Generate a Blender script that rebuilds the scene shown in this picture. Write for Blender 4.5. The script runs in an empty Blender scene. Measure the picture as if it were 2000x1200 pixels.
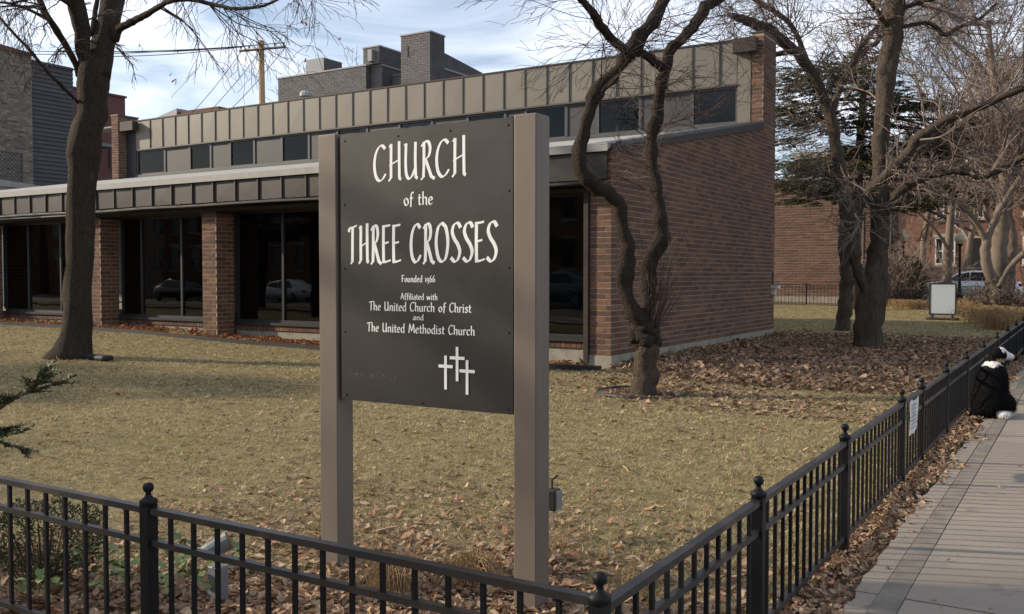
import bpy, bmesh, math, random
import numpy as np
from mathutils import Vector, Matrix
R = math.radians
SC = bpy.context.scene
C = SC.collection
random.seed(7)
rng = np.random.default_rng(11)

# ------------------------------------------------------------------ camera
FPX, CAM_H, YAW, PIT = 1830.0, 1.65, R(31.7), math.atan(62/1830.0)
cam_d = bpy.data.cameras.new('camera'); cam = bpy.data.objects.new('camera', cam_d); C.objects.link(cam)
cam.location = (0, 0, CAM_H)
cam.rotation_euler = (math.pi/2-PIT, 0, YAW)
cam_d.sensor_width = 36; cam_d.lens = FPX/2000*36
cam_d.clip_start = 0.05; cam_d.clip_end = 2000
SC.camera = cam

# ------------------------------------------------------------------ light
SUN_EL, SUN_DIR = 24.0, (-0.93, -0.37)          # horizontal direction TO the sun
SUN_STRENGTH, SUN_ANGLE, SKY_STRENGTH, EXPOSURE = 4.5, 1.4, 0.098, 0.5
W = bpy.data.worlds.new('World'); SC.world = W; W.use_nodes = True
wn, wl = W.node_tree.nodes, W.node_tree.links
wn.clear()
wo = wn.new('ShaderNodeOutputWorld'); bg = wn.new('ShaderNodeBackground'); bg.inputs['Strength'].default_value = SKY_STRENGTH
sky = wn.new('ShaderNodeTexSky'); sky.sky_type = 'NISHITA'; sky.sun_disc = False
sky.sun_elevation = R(SUN_EL); sky.sun_rotation = math.atan2(SUN_DIR[0], SUN_DIR[1]); sky.air_density = 1.0; sky.dust_density = 0.6; sky.ozone_density = 2.0
tc = wn.new('ShaderNodeTexCoord')
sep = wn.new('ShaderNodeSeparateXYZ'); wl.new(tc.outputs['Generated'], sep.inputs[0])
def wmath(op, a, b):
    m = wn.new('ShaderNodeMath'); m.operation = op
    for i, v in enumerate((a, b)):
        if isinstance(v, (int, float)): m.inputs[i].default_value = v
        else: wl.new(v, m.inputs[i])
    return m.outputs[0]
zz = wmath('ADD', wmath('MAXIMUM', sep.outputs['Z'], 0.0), 0.12)
cx = wmath('DIVIDE', sep.outputs['X'], zz); cy = wmath('DIVIDE', sep.outputs['Y'], zz)
comb = wn.new('ShaderNodeCombineXYZ'); wl.new(cx, comb.inputs[0]); wl.new(cy, comb.inputs[1])
n1 = wn.new('ShaderNodeTexNoise'); n1.inputs['Scale'].default_value = 1.15; n1.inputs['Detail'].default_value = 7; n1.inputs['Roughness'].default_value = 0.56; n1.inputs['Distortion'].default_value = 0.6
wl.new(comb.outputs[0], n1.inputs['Vector'])
cr = wn.new('ShaderNodeValToRGB'); cr.color_ramp.elements[0].position = 0.36; cr.color_ramp.elements[1].position = 0.63
cr.color_ramp.elements[0].color = (0.06, 0.06, 0.06, 1); cr.color_ramp.elements[1].color = (1, 1, 1, 1)
wl.new(n1.outputs['Fac'], cr.inputs[0])
mx = wn.new('ShaderNodeMix'); mx.data_type = 'RGBA'
wl.new(cr.outputs[0], mx.inputs['Factor']); wl.new(sky.outputs[0], mx.inputs['A'])
mx.inputs['B'].default_value = (8.6, 9.1, 10.2, 1)
wl.new(mx.outputs['Result'], bg.inputs[0]); wl.new(bg.outputs[0], wo.inputs[0])
sd = bpy.data.lights.new('sun', 'SUN'); so = bpy.data.objects.new('sun', sd); C.objects.link(so)
sd.energy = SUN_STRENGTH; sd.angle = R(SUN_ANGLE); sd.color = (1.0, 0.86, 0.67)
ce = math.cos(R(SUN_EL)); n_ = math.hypot(*SUN_DIR)
so.rotation_euler = Vector((SUN_DIR[0]/n_*ce, SUN_DIR[1]/n_*ce, math.sin(R(SUN_EL)))).to_track_quat('Z', 'Y').to_euler()
so.location = (-20, -20, 30)
SC.view_settings.view_transform = 'Standard'; SC.view_settings.look = 'None'
SC.view_settings.exposure = EXPOSURE; SC.view_settings.gamma = 1; SC.view_settings.use_curve_mapping = False

# ------------------------------------------------------------------ helpers
fw = np.array((-math.sin(YAW)*math.cos(PIT), math.cos(YAW)*math.cos(PIT), -math.sin(PIT)))
rt = np.array((math.cos(YAW), math.sin(YAW), 0.0))
upv = np.array((-math.sin(YAW)*math.sin(PIT), math.cos(YAW)*math.sin(PIT), math.cos(PIT)))
O = np.array((0, 0, CAM_H))
def ray(x, y): return fw+(x-1000)/FPX*rt+(600-y)/FPX*upv
def P(x, y, w): return O+w*ray(x, y)                       # photo pixel + distance -> place in the world
def at(x, y, ax, v):
    d = ray(x, y); return O+d*((v-O[ax])/d[ax])
def sm(t): t = np.clip(t, 0, 1); return t*t*(3-2*t)
def g(x, y):                                               # height of the ground
    return 0.30*sm((-8-x)/16)*sm((y-6)/8)*(1-sm((y-60)/20)) + 0.30*sm((y-24)/14)+0.2*sm((y-43)/4)
def gp(x, y):
    z = 0.0
    for _ in range(8):
        p = at(x, y, 2, z); z = float(g(p[0], p[1]))
    return p
def lin(c): c /= 255.0; return c/12.92 if c <= 0.04045 else ((c+0.055)/1.055)**2.4
def s(r, g_, b): return (lin(r), lin(g_), lin(b), 1)

class MB:
    def __init__(self): self.v = []; self.f = {3: [], 4: []}; self.n = 0; self.fm = {3: [], 4: []}; self.other = []
    def add(self, V, F, mi=0):
        V = np.asarray(V, dtype=np.float64).reshape(-1, 3); F = np.asarray(F, dtype=np.int64)
        k = F.shape[1]
        self.v.append(V); self.f[k].append(F+self.n); self.fm[k].append(np.full(len(F), mi, dtype=np.int32)); self.n += len(V)
        return self
    def poly(self, V, mi=0):
        V = np.asarray(V, float).reshape(-1, 3); self.v.append(V)
        self.other.append((list(range(self.n, self.n+len(V))), mi)); self.n += len(V); return self
    def box(self, a, b, mi=0, M=None):
        (x0, y0, z0), (x1, y1, z1) = a, b
        V = np.array([(x0,y0,z0),(x1,y0,z0),(x1,y1,z0),(x0,y1,z0),(x0,y0,z1),(x1,y0,z1),(x1,y1,z1),(x0,y1,z1)], float)
        if M is not None: V = np.array([(M @ Vector(p))[:] for p in V])
        return self.add(V, [(0,3,2,1),(4,5,6,7),(0,1,5,4),(1,2,6,5),(2,3,7,6),(3,0,4,7)], mi)
    def prism(self, pts, axis, a, b, mi=0):                # polygon pts in the two other axes, extruded along axis
        n = len(pts); V = []
        for t in (a, b):
            for p in pts:
                q = [0, 0, 0]; o = [i for i in range(3) if i != axis]
                q[o[0]], q[o[1]] = p; q[axis] = t; V.append(q)
        base = self.n; self.v.append(np.array(V, float)); self.n += 2*n
        self.other.append((list(range(base, base+n)), mi)); self.other.append((list(range(base+2*n-1, base+n-1, -1)), mi))
        for i in range(n):
            j = (i+1) % n
            self.f[4].append(np.array([(base+i, base+j, base+n+j, base+n+i)])); self.fm[4].append(np.array([mi], dtype=np.int32))
        return self
    def tube(self, path, rad, n=5, mi=0, cap=False, jit=0.0):
        path = np.asarray(path, float); m = len(path); rad = np.broadcast_to(np.asarray(rad, float), (m,))
        t = np.gradient(path, axis=0); t /= np.linalg.norm(t, axis=1)[:, None]+1e-12
        a = np.abs(t).mean(0); ref = np.zeros(3); ref[int(np.argmin(a))] = 1
        u = np.cross(t, ref); u /= np.linalg.norm(u, axis=1)[:, None]+1e-12; w = np.cross(t, u)
        th = np.arange(n)*2*math.pi/n
        V = path[:, None, :]+rad[:, None, None]*(np.cos(th)[None, :, None]*u[:, None, :]+np.sin(th)[None, :, None]*w[:, None, :])
        if jit:                                            # uneven bark: bumps that run along the stem
            q = rng.normal(0, jit, (m, n)); q = (q+np.roll(q, 1, 0)+.6*np.roll(q, 1, 1)+.6*np.roll(q, -1, 1))/1.6
            V = path[:, None, :]+(V-path[:, None, :])*(1+np.clip(q, -.35, .35))[:, :, None]
        i = np.arange(m-1)[:, None]; j = np.arange(n)[None, :]; j2 = (j+1) % n
        F = np.stack([i*n+j, i*n+j2, (i+1)*n+j2, (i+1)*n+j], -1).reshape(-1, 4)
        b = self.n
        self.add(V.reshape(-1, 3), F, mi)
        if cap:
            self.other.append((list(range(b+n-1, b-1, -1)), mi)); self.other.append((list(range(b+(m-1)*n, b+m*n)), mi))
        return self
    def lathe(self, c, prof, n=12, mi=0):                  # prof: (r, z)
        path = [(c[0], c[1], c[2]+z) for r, z in prof]
        V = []
        for r, z in prof:
            for k in range(n):
                a = 2*math.pi*k/n; V.append((c[0]+r*math.cos(a), c[1]+r*math.sin(a), c[2]+z))
        F = [(i*n+k, i*n+(k+1) % n, (i+1)*n+(k+1) % n, (i+1)*n+k) for i in range(len(prof)-1) for k in range(n)]
        return self.add(V, F, mi)
    def mesh(self, name, mats, smooth=False):
        me = bpy.data.meshes.new(name)
        V = np.concatenate(self.v) if self.v else np.zeros((0, 3))
        loops = []; tot = []; mis = []
        for k in (3, 4):
            if self.f[k]:
                F = np.concatenate(self.f[k]); loops.append(F.ravel()); tot.append(np.full(len(F), k)); mis.append(np.concatenate(self.fm[k]))
        for idx, mi in self.other:
            loops.append(np.array(idx)); tot.append(np.array([len(idx)])); mis.append(np.array([mi]))
        L = np.concatenate(loops); T = np.concatenate(tot); MI = np.concatenate(mis)
        me.vertices.add(len(V)); me.vertices.foreach_set('co', V.ravel().astype(np.float32))
        me.loops.add(len(L)); me.loops.foreach_set('vertex_index', L.astype(np.int32))
        me.polygons.add(len(T)); st = np.concatenate([[0], np.cumsum(T)[:-1]])
        me.polygons.foreach_set('loop_start', st.astype(np.int32)); me.polygons.foreach_set('loop_total', T.astype(np.int32))
        me.polygons.foreach_set('material_index', MI.astype(np.int32))
        me.polygons.foreach_set('use_smooth', np.full(len(T), bool(smooth)))
        for m in (mats if isinstance(mats, (list, tuple)) else [mats]): me.materials.append(m)
        me.update(calc_edges=True); me.validate()
        return me
    def build(self, name, mats, parent=None, smooth=False, **kw):
        o = bpy.data.objects.new(name, self.mesh(name, mats, smooth)); C.objects.link(o)
        if parent is not None: put(o, parent)
        for k, v in kw.items(): o[k] = v
        return o
def wloc(o):
    v = Vector(o.location)
    while o.parent: o = o.parent; v += Vector(o.location)
    return v
def put(o, parent):                                        # geometry is written in world coordinates
    o.parent = parent; o.location = -wloc(parent)
def thing(name, label, cat, loc, group=None):
    o = bpy.data.objects.new(name, None); C.objects.link(o); o.location = [float(v) for v in loc]; o.empty_display_size = 0.2
    return tag(o, label, cat, group)
def tag(o, label, cat, group=None):
    o['label'] = label; o['category'] = cat
    if group: o['group'] = group
    return o
def inst(name, me, M, parent):
    o = bpy.data.objects.new(name, me); C.objects.link(o); o.parent = parent
    o.matrix_local = Matrix.Translation(-wloc(parent)) @ M
    return o
def copy_tree(o, parent=None):
    c = o.copy(); C.objects.link(c)
    if parent is not None: c.parent = parent
    for ch in list(o.children): copy_tree(ch, c)
    return c

# ------------------------------------------------------------------ materials
def mat(name, col=(0.5, 0.5, 0.5, 1), rough=0.8, spec=0.4, metal=0.0, var=0.25, scale=6.0, bump=0.0, bscale=None, col2=None, island=0.0, objrand=0.0, ramp=None, stretch=(1, 1, 1), detail=6, coat=0.0, rvar=0.0, wear=None, trans=0.0):
    """Procedural surface. col..col2 mixed by noise; island / objrand: tone differences from piece to piece; ramp: list of colours picked per piece."""
    m = bpy.data.materials.new(name); m.use_nodes = True
    N, L = m.node_tree.nodes, m.node_tree.links; b = N['Principled BSDF']
    b.inputs['Roughness'].default_value = rough; b.inputs['Specular IOR Level'].default_value = spec; b.inputs['Metallic'].default_value = metal
    b.inputs['Coat Weight'].default_value = coat
    co = N.new('ShaderNodeTexCoord'); mp = N.new('ShaderNodeMapping'); mp.inputs['Scale'].default_value = stretch
    geo = N.new('ShaderNodeNewGeometry'); L.new(geo.outputs['Position'], mp.inputs['Vector'])
    nz = N.new('ShaderNodeTexNoise'); nz.inputs['Scale'].default_value = scale; nz.inputs['Detail'].default_value = detail; nz.inputs['Roughness'].default_value = 0.62
    L.new(mp.outputs[0], nz.inputs['Vector'])
    def mix(f, a, c, t='MIX'):
        x = N.new('ShaderNodeMix'); x.data_type = 'RGBA'; x.blend_type = t
        for k, v in (('Factor', f), ('A', a), ('B', c)):
            if isinstance(v, (int, float, tuple)): x.inputs[k].default_value = v
            else: L.new(v, x.inputs[k])
        return x.outputs['Result']
    def rampn(src, stops):
        r = N.new('ShaderNodeValToRGB'); e = r.color_ramp.elements
        while len(e) < len(stops): e.new(0.5)
        for i, (p, c) in enumerate(stops): e[i].position = p; e[i].color = c
        L.new(src, r.inputs[0]); return r.outputs[0]
    pick = None
    if island or objrand or ramp:
        oi = N.new('ShaderNodeObjectInfo'); ad = N.new('ShaderNodeMath'); ad.operation = 'ADD'
        L.new(geo.outputs['Random Per Island'], ad.inputs[0]); L.new(oi.outputs['Random'], ad.inputs[1])
        fr = N.new('ShaderNodeMath'); fr.operation = 'FRACT'; L.new(ad.outputs[0], fr.inputs[0]); pick = fr.outputs[0]
    if ramp: base = rampn(pick, [(i/max(1, len(ramp)-1), c) for i, c in enumerate(ramp)])
    else: base = col
    if col2 is not None:
        f = rampn(nz.outputs['Fac'], [(0.38, (0, 0, 0, 1)), (0.62, (1, 1, 1, 1))]); base = mix(f, base, col2)
    if var:
        f = rampn(nz.outputs['Fac'], [(0.25, (1-var, 1-var, 1-var, 1)), (0.75, (1+var, 1+var, 1+var, 1))]); base = mix(1.0, base, f, 'MULTIPLY')
    if (island or objrand) and not ramp:
        k = max(island, objrand); f = rampn(pick, [(0, (1-k, 1-k, 1-k, 1)), (1, (1+k, 1+k, 1+k, 1))]); base = mix(1.0, base, f, 'MULTIPLY')
    if wear:
        wc, wscale, thr = wear
        n2 = N.new('ShaderNodeTexNoise'); n2.inputs['Scale'].default_value = wscale; n2.inputs['Detail'].default_value = 8; n2.inputs['Roughness'].default_value = 0.7
        L.new(geo.outputs['Position'], n2.inputs['Vector'])
        base = mix(rampn(n2.outputs['Fac'], [(thr, (0, 0, 0, 1)), (min(1, thr+0.14), (1, 1, 1, 1))]), base, wc)
    if isinstance(base, tuple): b.inputs['Base Color'].default_value = base
    else: L.new(base, b.inputs['Base Color'])
    if rvar:
        r2 = N.new('ShaderNodeMapRange'); r2.inputs['To Min'].default_value = max(0.02, rough-rvar); r2.inputs['To Max'].default_value = min(1, rough+rvar)
        L.new(nz.outputs['Fac'], r2.inputs[0]); L.new(r2.outputs[0], b.inputs['Roughness'])
    if bump:
        bs = N.new('ShaderNodeTexNoise'); bs.inputs['Scale'].default_value = bscale or scale*5; bs.inputs['Detail'].default_value = 5
        L.new(mp.outputs[0], bs.inputs['Vector'])
        bp = N.new('ShaderNodeBump'); bp.inputs['Strength'].default_value = bump; bp.inputs['Distance'].default_value = 0.02 if bump < 1 else 0.07
        L.new(bs.outputs['Fac'], bp.inputs['Height']); L.new(bp.outputs[0], b.inputs['Normal'])
    if trans:                                              # thin leaves let a little light through
        tr = N.new('ShaderNodeBsdfTranslucent')
        if isinstance(base, tuple): tr.inputs[0].default_value = base
        else: L.new(base, tr.inputs[0])
        ms = N.new('ShaderNodeMixShader'); ms.inputs[0].default_value = trans
        L.new(b.outputs[0], ms.inputs[1]); L.new(tr.outputs[0], ms.inputs[2]); L.new(ms.outputs[0], N['Material Output'].inputs[0])
    return m
BR = [(0.082,0.046,0.036,1),(0.128,0.068,0.050,1),(0.178,0.091,0.062,1),(0.105,0.058,0.045,1),(0.225,0.115,0.070,1),(0.142,0.076,0.056,1),(0.068,0.041,0.035,1),(0.158,0.088,0.066,1)]
_m = [sum(c[i] for c in BR)/len(BR) for i in range(3)]
BR = [tuple((c[i]*.7+_m[i]*.3)*(.97, 1.05, 1.03)[i] for i in range(3))+(1,) for c in BR]
M = dict(
 brick = mat('brick', ramp=BR, var=0.26, scale=14, wear=((0.085,0.058,0.046,1), 0.75, 0.60), rough=0.9, bump=0.35, bscale=60, spec=0.2),
 brick_far = mat('brick_far', ramp=[(0.085,0.050,0.040,1),(0.145,0.080,0.060,1),(0.115,0.064,0.049,1),(0.17,0.098,0.073,1)], var=0.2, scale=3, rough=0.9, spec=0.2),
 brick_orange = mat('brick_orange', ramp=[(0.165,0.085,0.055,1),(0.205,0.105,0.067,1),(0.145,0.078,0.055,1),(0.19,0.10,0.07,1)], var=0.2, scale=2, rough=0.9, spec=0.2),
 brick_buff = mat('brick_buff', ramp=[(0.16,0.125,0.098,1),(0.27,0.215,0.17,1),(0.10,0.083,0.073,1),(0.23,0.18,0.145,1)], var=0.25, scale=5, rough=0.9, spec=0.2),
 brick_grey = mat('brick_grey', ramp=[(0.125,0.118,0.115,1),(0.16,0.15,0.145,1),(0.145,0.135,0.13,1)], var=0.2, scale=3, rough=0.9, spec=0.2),
 mortar = mat('mortar', (0.32,0.255,0.20,1), var=0.25, scale=9, rough=0.95, bump=0.3, spec=0.1),
 mortar_grey = mat('mortar_grey', (0.20,0.19,0.185,1), var=0.2, scale=6, rough=0.95, spec=0.1),
 concrete = mat('concrete', (0.27,0.25,0.21,1), var=0.25, scale=5, rough=0.9, bump=0.25, bscale=40, spec=0.2, wear=((0.11,0.115,0.07,1), 2.2, 0.56)),
 walk = mat('walk', (0.285,0.243,0.197,1), col2=(0.215,0.186,0.154,1), var=0.18, scale=3.0, rough=0.92, bump=0.35, bscale=90, spec=0.2, stretch=(0.5, 1.6, 1), objrand=0.08, wear=((0.10,0.092,0.082,1), 1.7, 0.60)),
 walk_patch = mat('walk_patch', (0.185,0.16,0.134,1), var=0.3, scale=6, rough=0.93, bump=0.3, bscale=70, spec=0.2),
 asphalt = mat('asphalt', (0.055,0.055,0.056,1), var=0.3, scale=8, rough=0.9, bump=0.4, bscale=90, spec=0.25),
 soil = mat('soil', (0.115,0.085,0.06,1), var=0.4, scale=7, rough=1.0, bump=0.7, bscale=50, spec=0.1),
 lawn = mat('lawn', (0.250,0.200,0.112,1), col2=(0.135,0.112,0.056,1), var=0.5, scale=5.0, rough=1.0, bump=0.9, bscale=30, spec=0.05, wear=((0.070,0.052,0.033,1), 9.0, 0.57), detail=11),
 grass = mat('grass', ramp=[(0.10,0.074,0.042,1),(0.56,0.455,0.255,1),(0.33,0.27,0.135,1),(0.18,0.17,0.065,1),(0.64,0.53,0.32,1),(0.26,0.22,0.10,1),(0.50,0.405,0.215,1),(0.14,0.108,0.06,1)], var=0.62, scale=8.0, detail=5, wear=((0.24,0.235,0.09,1), 0.55, 0.57), rough=0.85, spec=0.15, trans=0.25),
 leaf = mat('leaf', ramp=[(0.17,0.105,0.066,1),(0.27,0.172,0.108,1),(0.115,0.072,0.048,1),(0.33,0.225,0.148,1),(0.20,0.125,0.078,1),(0.40,0.29,0.20,1),(0.145,0.095,0.064,1)], var=0.25, scale=20, rough=0.85, spec=0.2, trans=0.12),
 leaf_pale = mat('leaf_pale', ramp=[(0.38,0.27,0.18,1),(0.26,0.165,0.105,1),(0.46,0.345,0.235,1),(0.19,0.11,0.07,1),(0.34,0.19,0.11,1),(0.42,0.31,0.21,1)], var=0.25, scale=20, rough=0.85, spec=0.2, trans=0.15),
 leaf_orange = mat('leaf_orange', ramp=[(0.30,0.13,0.055,1),(0.20,0.085,0.04,1),(0.26,0.115,0.05,1)], var=0.2, scale=15, rough=0.85, spec=0.2, trans=0.15),
 bark = mat('bark', (0.066,0.053,0.038,1), col2=(0.030,0.024,0.019,1), var=0.45, scale=8, stretch=(1.6,1.6,0.6), rough=0.95, bump=1.0, bscale=30, spec=0.15, wear=((0.105,0.097,0.058,1), 3.2, 0.60)),
 bark_knot = mat('bark_knot', (0.066,0.050,0.040,1), col2=(0.026,0.021,0.018,1), var=0.6, scale=16, stretch=(1.2,1.2,0.8), rough=0.95, bump=1.0, bscale=40, spec=0.12, wear=((0.17,0.14,0.105,1), 7.0, 0.63)),
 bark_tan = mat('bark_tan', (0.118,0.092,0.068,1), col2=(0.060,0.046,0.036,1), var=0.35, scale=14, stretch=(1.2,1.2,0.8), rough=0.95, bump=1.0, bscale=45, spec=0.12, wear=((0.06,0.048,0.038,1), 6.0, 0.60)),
 bark_rough = mat('bark_rough', (0.125,0.098,0.074,1), col2=(0.045,0.035,0.029,1), var=0.5, scale=10, stretch=(1.7,1.7,0.35), rough=0.95, bump=1.0, bscale=34, spec=0.15, wear=((0.20,0.165,0.12,1), 4.0, 0.60)),
 bark_pale = mat('bark_pale', (0.20,0.16,0.125,1), col2=(0.11,0.088,0.070,1), var=0.3, scale=3, stretch=(1.5,1.5,0.5), rough=0.95, bump=0.7, bscale=20, spec=0.15),
 twig = mat('twig', (0.085,0.062,0.052,1), var=0.3, scale=3, rough=0.9, spec=0.2, island=0.3),
 twig_pale = mat('twig_pale', (0.165,0.128,0.108,1), var=0.25, scale=1.2, rough=0.9, spec=0.2, island=0.3),
 needle = mat('needle', ramp=[(0.040,0.050,0.020,1),(0.075,0.080,0.032,1),(0.028,0.036,0.017,1),(0.110,0.095,0.042,1)], var=0.3, scale=1.6, rough=0.75, spec=0.3),
 needle_yew = mat('needle_yew', ramp=[(0.065,0.088,0.036,1),(0.115,0.14,0.062,1),(0.045,0.062,0.026,1)], var=0.25, scale=4, rough=0.6, spec=0.35),
 ivy = mat('ivy', ramp=[(0.085,0.125,0.038,1),(0.15,0.20,0.058,1),(0.11,0.15,0.045,1),(0.21,0.23,0.075,1)], var=0.25, scale=20, rough=0.5, spec=0.4),
 straw = mat('straw', ramp=[(0.30,0.20,0.10,1),(0.22,0.14,0.07,1),(0.36,0.26,0.14,1),(0.17,0.10,0.05,1)], var=0.2, scale=6, rough=0.9, spec=0.2),
 iron = mat('iron', (0.008,0.0085,0.010,1), rough=0.5, spec=0.2, var=0.3, scale=12, bump=0.12, bscale=120, rvar=0.15),
 iron_rail = mat('iron_rail', (0.016,0.0155,0.016,1), rough=0.40, spec=0.5, var=0.3, scale=9, bump=0.15, bscale=90, rvar=0.14, wear=((0.072,0.047,0.037,1), 2.6, 0.52)),
 post_paint = mat('post_paint', (0.148,0.122,0.100,1), rough=0.55, spec=0.35, var=0.10, scale=2.2, bump=0.06, bscale=60, wear=((0.12,0.095,0.08,1), 4.5, 0.68), stretch=(3,3,0.6)),
 panel = mat('panel', (0.036,0.034,0.032,1), rough=0.42, spec=0.4, var=0.12, scale=2.5, bump=0.03, bscale=14, rvar=0.08),
 panel_edge = mat('panel_edge', (0.02,0.02,0.02,1), rough=0.6, var=0.1),
 white = mat('white', (0.80,0.80,0.80,1), rough=0.6, var=0.06, scale=10),
 scuff = mat('scuff', (0.13,0.125,0.12,1), rough=0.7, var=0.1),
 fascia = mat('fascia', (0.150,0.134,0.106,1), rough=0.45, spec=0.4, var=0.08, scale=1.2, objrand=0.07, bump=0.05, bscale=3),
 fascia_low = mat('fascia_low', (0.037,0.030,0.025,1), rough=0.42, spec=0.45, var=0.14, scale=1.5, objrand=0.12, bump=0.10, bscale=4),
 seam = mat('seam', (0.055,0.045,0.038,1), rough=0.5, var=0.15),
 bronze = mat('bronze', (0.045,0.036,0.030,1), rough=0.6, spec=0.2, var=0.2, scale=3),
 flashing = mat('flashing', (0.28,0.272,0.26,1), rough=0.5, spec=0.4, var=0.14, scale=3, wear=((0.30,0.28,0.26,1), 3.0, 0.60)),
 roofing = mat('roofing', (0.27,0.265,0.25,1), rough=0.9, var=0.2, scale=2),
 frame_dark = mat('frame_dark', (0.025,0.026,0.030,1), rough=0.4, spec=0.5, var=0.15),
 frame_grey = mat('frame_grey', (0.064,0.062,0.065,1), rough=0.5, var=0.12),
 infill = mat('infill', (0.038,0.036,0.038,1), rough=0.55, var=0.10, scale=2, objrand=0.12),
 interior = mat('interior', (0.24,0.235,0.23,1), rough=0.9, var=0.15),
 siding = mat('siding', (0.065,0.063,0.070,1), rough=0.7, var=0.12, scale=2, objrand=0.10),
 siding_pale = mat('siding_pale', (0.42,0.42,0.37,1), rough=0.7, var=0.1, objrand=0.05),
 maroon = mat('maroon', (0.125,0.055,0.052,1), rough=0.85, var=0.16, scale=1.0),
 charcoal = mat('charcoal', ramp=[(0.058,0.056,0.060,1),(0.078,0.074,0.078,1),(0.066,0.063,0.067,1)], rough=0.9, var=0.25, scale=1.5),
 steel = mat('steel', (0.20,0.205,0.21,1), rough=0.5, metal=0.0, var=0.1),
 steel_light = mat('steel_light', (0.15,0.157,0.168,1), rough=0.4, spec=0.5, var=0.12),
 wood_pole = mat('wood_pole', (0.40,0.275,0.145,1), rough=0.9, var=0.25, scale=3, stretch=(3,3,0.4)),
 wood_arm = mat('wood_arm', (0.20,0.145,0.115,1), rough=0.9, var=0.25, scale=4),
 rubber = mat('rubber', (0.014,0.014,0.015,1), rough=0.6, var=0.2),
 trim_white = mat('trim_white', (0.55,0.54,0.50,1), rough=0.7, var=0.1),
 stone = mat('stone', (0.30,0.265,0.215,1), rough=0.9, var=0.15),
 car_white = mat('car_white', (0.78,0.78,0.78,1), rough=0.25, spec=0.5, coat=0.6, var=0.03),
 car_teal = mat('car_teal', (0.05,0.10,0.11,1), rough=0.25, spec=0.5, coat=0.6, var=0.03),
 car_dark = mat('car_dark', (0.03,0.03,0.035,1), rough=0.25, spec=0.5, coat=0.6, var=0.03),
 car_glass = mat('car_glass', (0.012,0.014,0.016,1), rough=0.06, spec=0.6, var=0.0),
 lamp_red = mat('lamp_red', (0.25,0.02,0.02,1), rough=0.3, var=0.0),
 globe = mat('globe', (0.62,0.56,0.40,1), rough=0.5, var=0.08),
 board = mat('board', (0.40,0.44,0.47,1), rough=0.35, spec=0.5, var=0.06, scale=1.5),
 paper = mat('paper', (0.62,0.61,0.58,1), rough=0.85, var=0.08, scale=9),
 ink = mat('ink', (0.22,0.22,0.23,1), rough=0.8, var=0.0),
 fur_black = mat('fur_black', (0.007,0.0065,0.007,1), rough=0.95, spec=0.06, var=0.2, scale=14),
 fur_white = mat('fur_white', (0.62,0.59,0.56,1), rough=0.9, spec=0.1, var=0.14, scale=22),
 fur_tan = mat('fur_tan', (0.25,0.17,0.11,1), rough=0.9, spec=0.1, var=0.2, scale=22),
 nose = mat('nose', (0.01,0.01,0.01,1), rough=0.3, var=0.0),
 wire = mat('wire', (0.03,0.03,0.033,1), rough=0.6, var=0.0),
 lattice = mat('lattice', (0.085,0.078,0.074,1), rough=0.85, var=0.2),
 dark_hole = mat('dark_hole', (0.012,0.012,0.013,1), rough=0.9, var=0.0),
)
def glass_mat(name, tint, gloss):
    m = bpy.data.materials.new(name); m.use_nodes = True; N, L = m.node_tree.nodes, m.node_tree.links; N.clear()
    o = N.new('ShaderNodeOutputMaterial'); t = N.new('ShaderNodeBsdfTransparent'); t.inputs[0].default_value = (*tint, 1)
    gl = N.new('ShaderNodeBsdfGlossy'); gl.inputs['Roughness'].default_value = 0.015; gl.inputs[0].default_value = (gloss, gloss, gloss, 1)
    fr = N.new('ShaderNodeFresnel'); fr.inputs[0].default_value = 1.5
    ge = N.new('ShaderNodeNewGeometry'); nz = N.new('ShaderNodeTexNoise'); nz.inputs['Scale'].default_value = 0.9; nz.inputs['Detail'].default_value = 2; L.new(ge.outputs['Position'], nz.inputs[0])
    bp = N.new('ShaderNodeBump'); bp.inputs['Strength'].default_value = 0.05; bp.inputs['Distance'].default_value = 0.05; L.new(nz.outputs[0], bp.inputs['Height']); L.new(bp.outputs[0], gl.inputs['Normal'])
    x = N.new('ShaderNodeMixShader'); L.new(fr.outputs[0], x.inputs[0]); L.new(t.outputs[0], x.inputs[1]); L.new(gl.outputs[0], x.inputs[2]); L.new(x.outputs[0], o.inputs[0])
    return m
M['glass'] = glass_mat('glass', (0.52, 0.56, 0.58), 1.0)
M['glass_blue'] = glass_mat('glass_blue', (0.25, 0.32, 0.34), 0.5)

# ================================================================== SETTING
def grid_sheet(name, xs, ys, zf, m):
    X, Y = np.meshgrid(xs, ys); Z = zf(X, Y)
    nx, ny = len(xs), len(ys); mb = MB()
    i = np.arange(ny-1)[:, None]; j = np.arange(nx-1)[None, :]
    F = np.stack([i*nx+j, i*nx+j+1, (i+1)*nx+j+1, (i+1)*nx+j], -1).reshape(-1, 4)
    mb.add(np.stack([X, Y, Z], -1).reshape(-1, 3), F)
    return mb.build(name, m, smooth=True, kind='structure')
grid_sheet('ground', np.concatenate([np.linspace(-900, -100, 9), np.linspace(-90, 60, 31), np.linspace(100, 900, 9)]),
           np.concatenate([np.linspace(-900, -100, 9), np.linspace(-90, 110, 41), np.linspace(150, 900, 8)]), lambda x, y: g(x, y)-0.10, M['soil'])
def lawn_z(x, y):
    return g(x, y)-0.045*(1-sm((y-4.5)/4))+0.012*np.sin(x*2.1+y*0.7)*np.sin(y*1.7-x*0.4)+0.01*np.sin(x*0.9)*np.cos(y*0.8)
lawn = grid_sheet('lawn', np.arange(-48, -1.05, 0.25), np.arange(2.4, 43, 0.25), lawn_z, M['lawn'])
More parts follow.
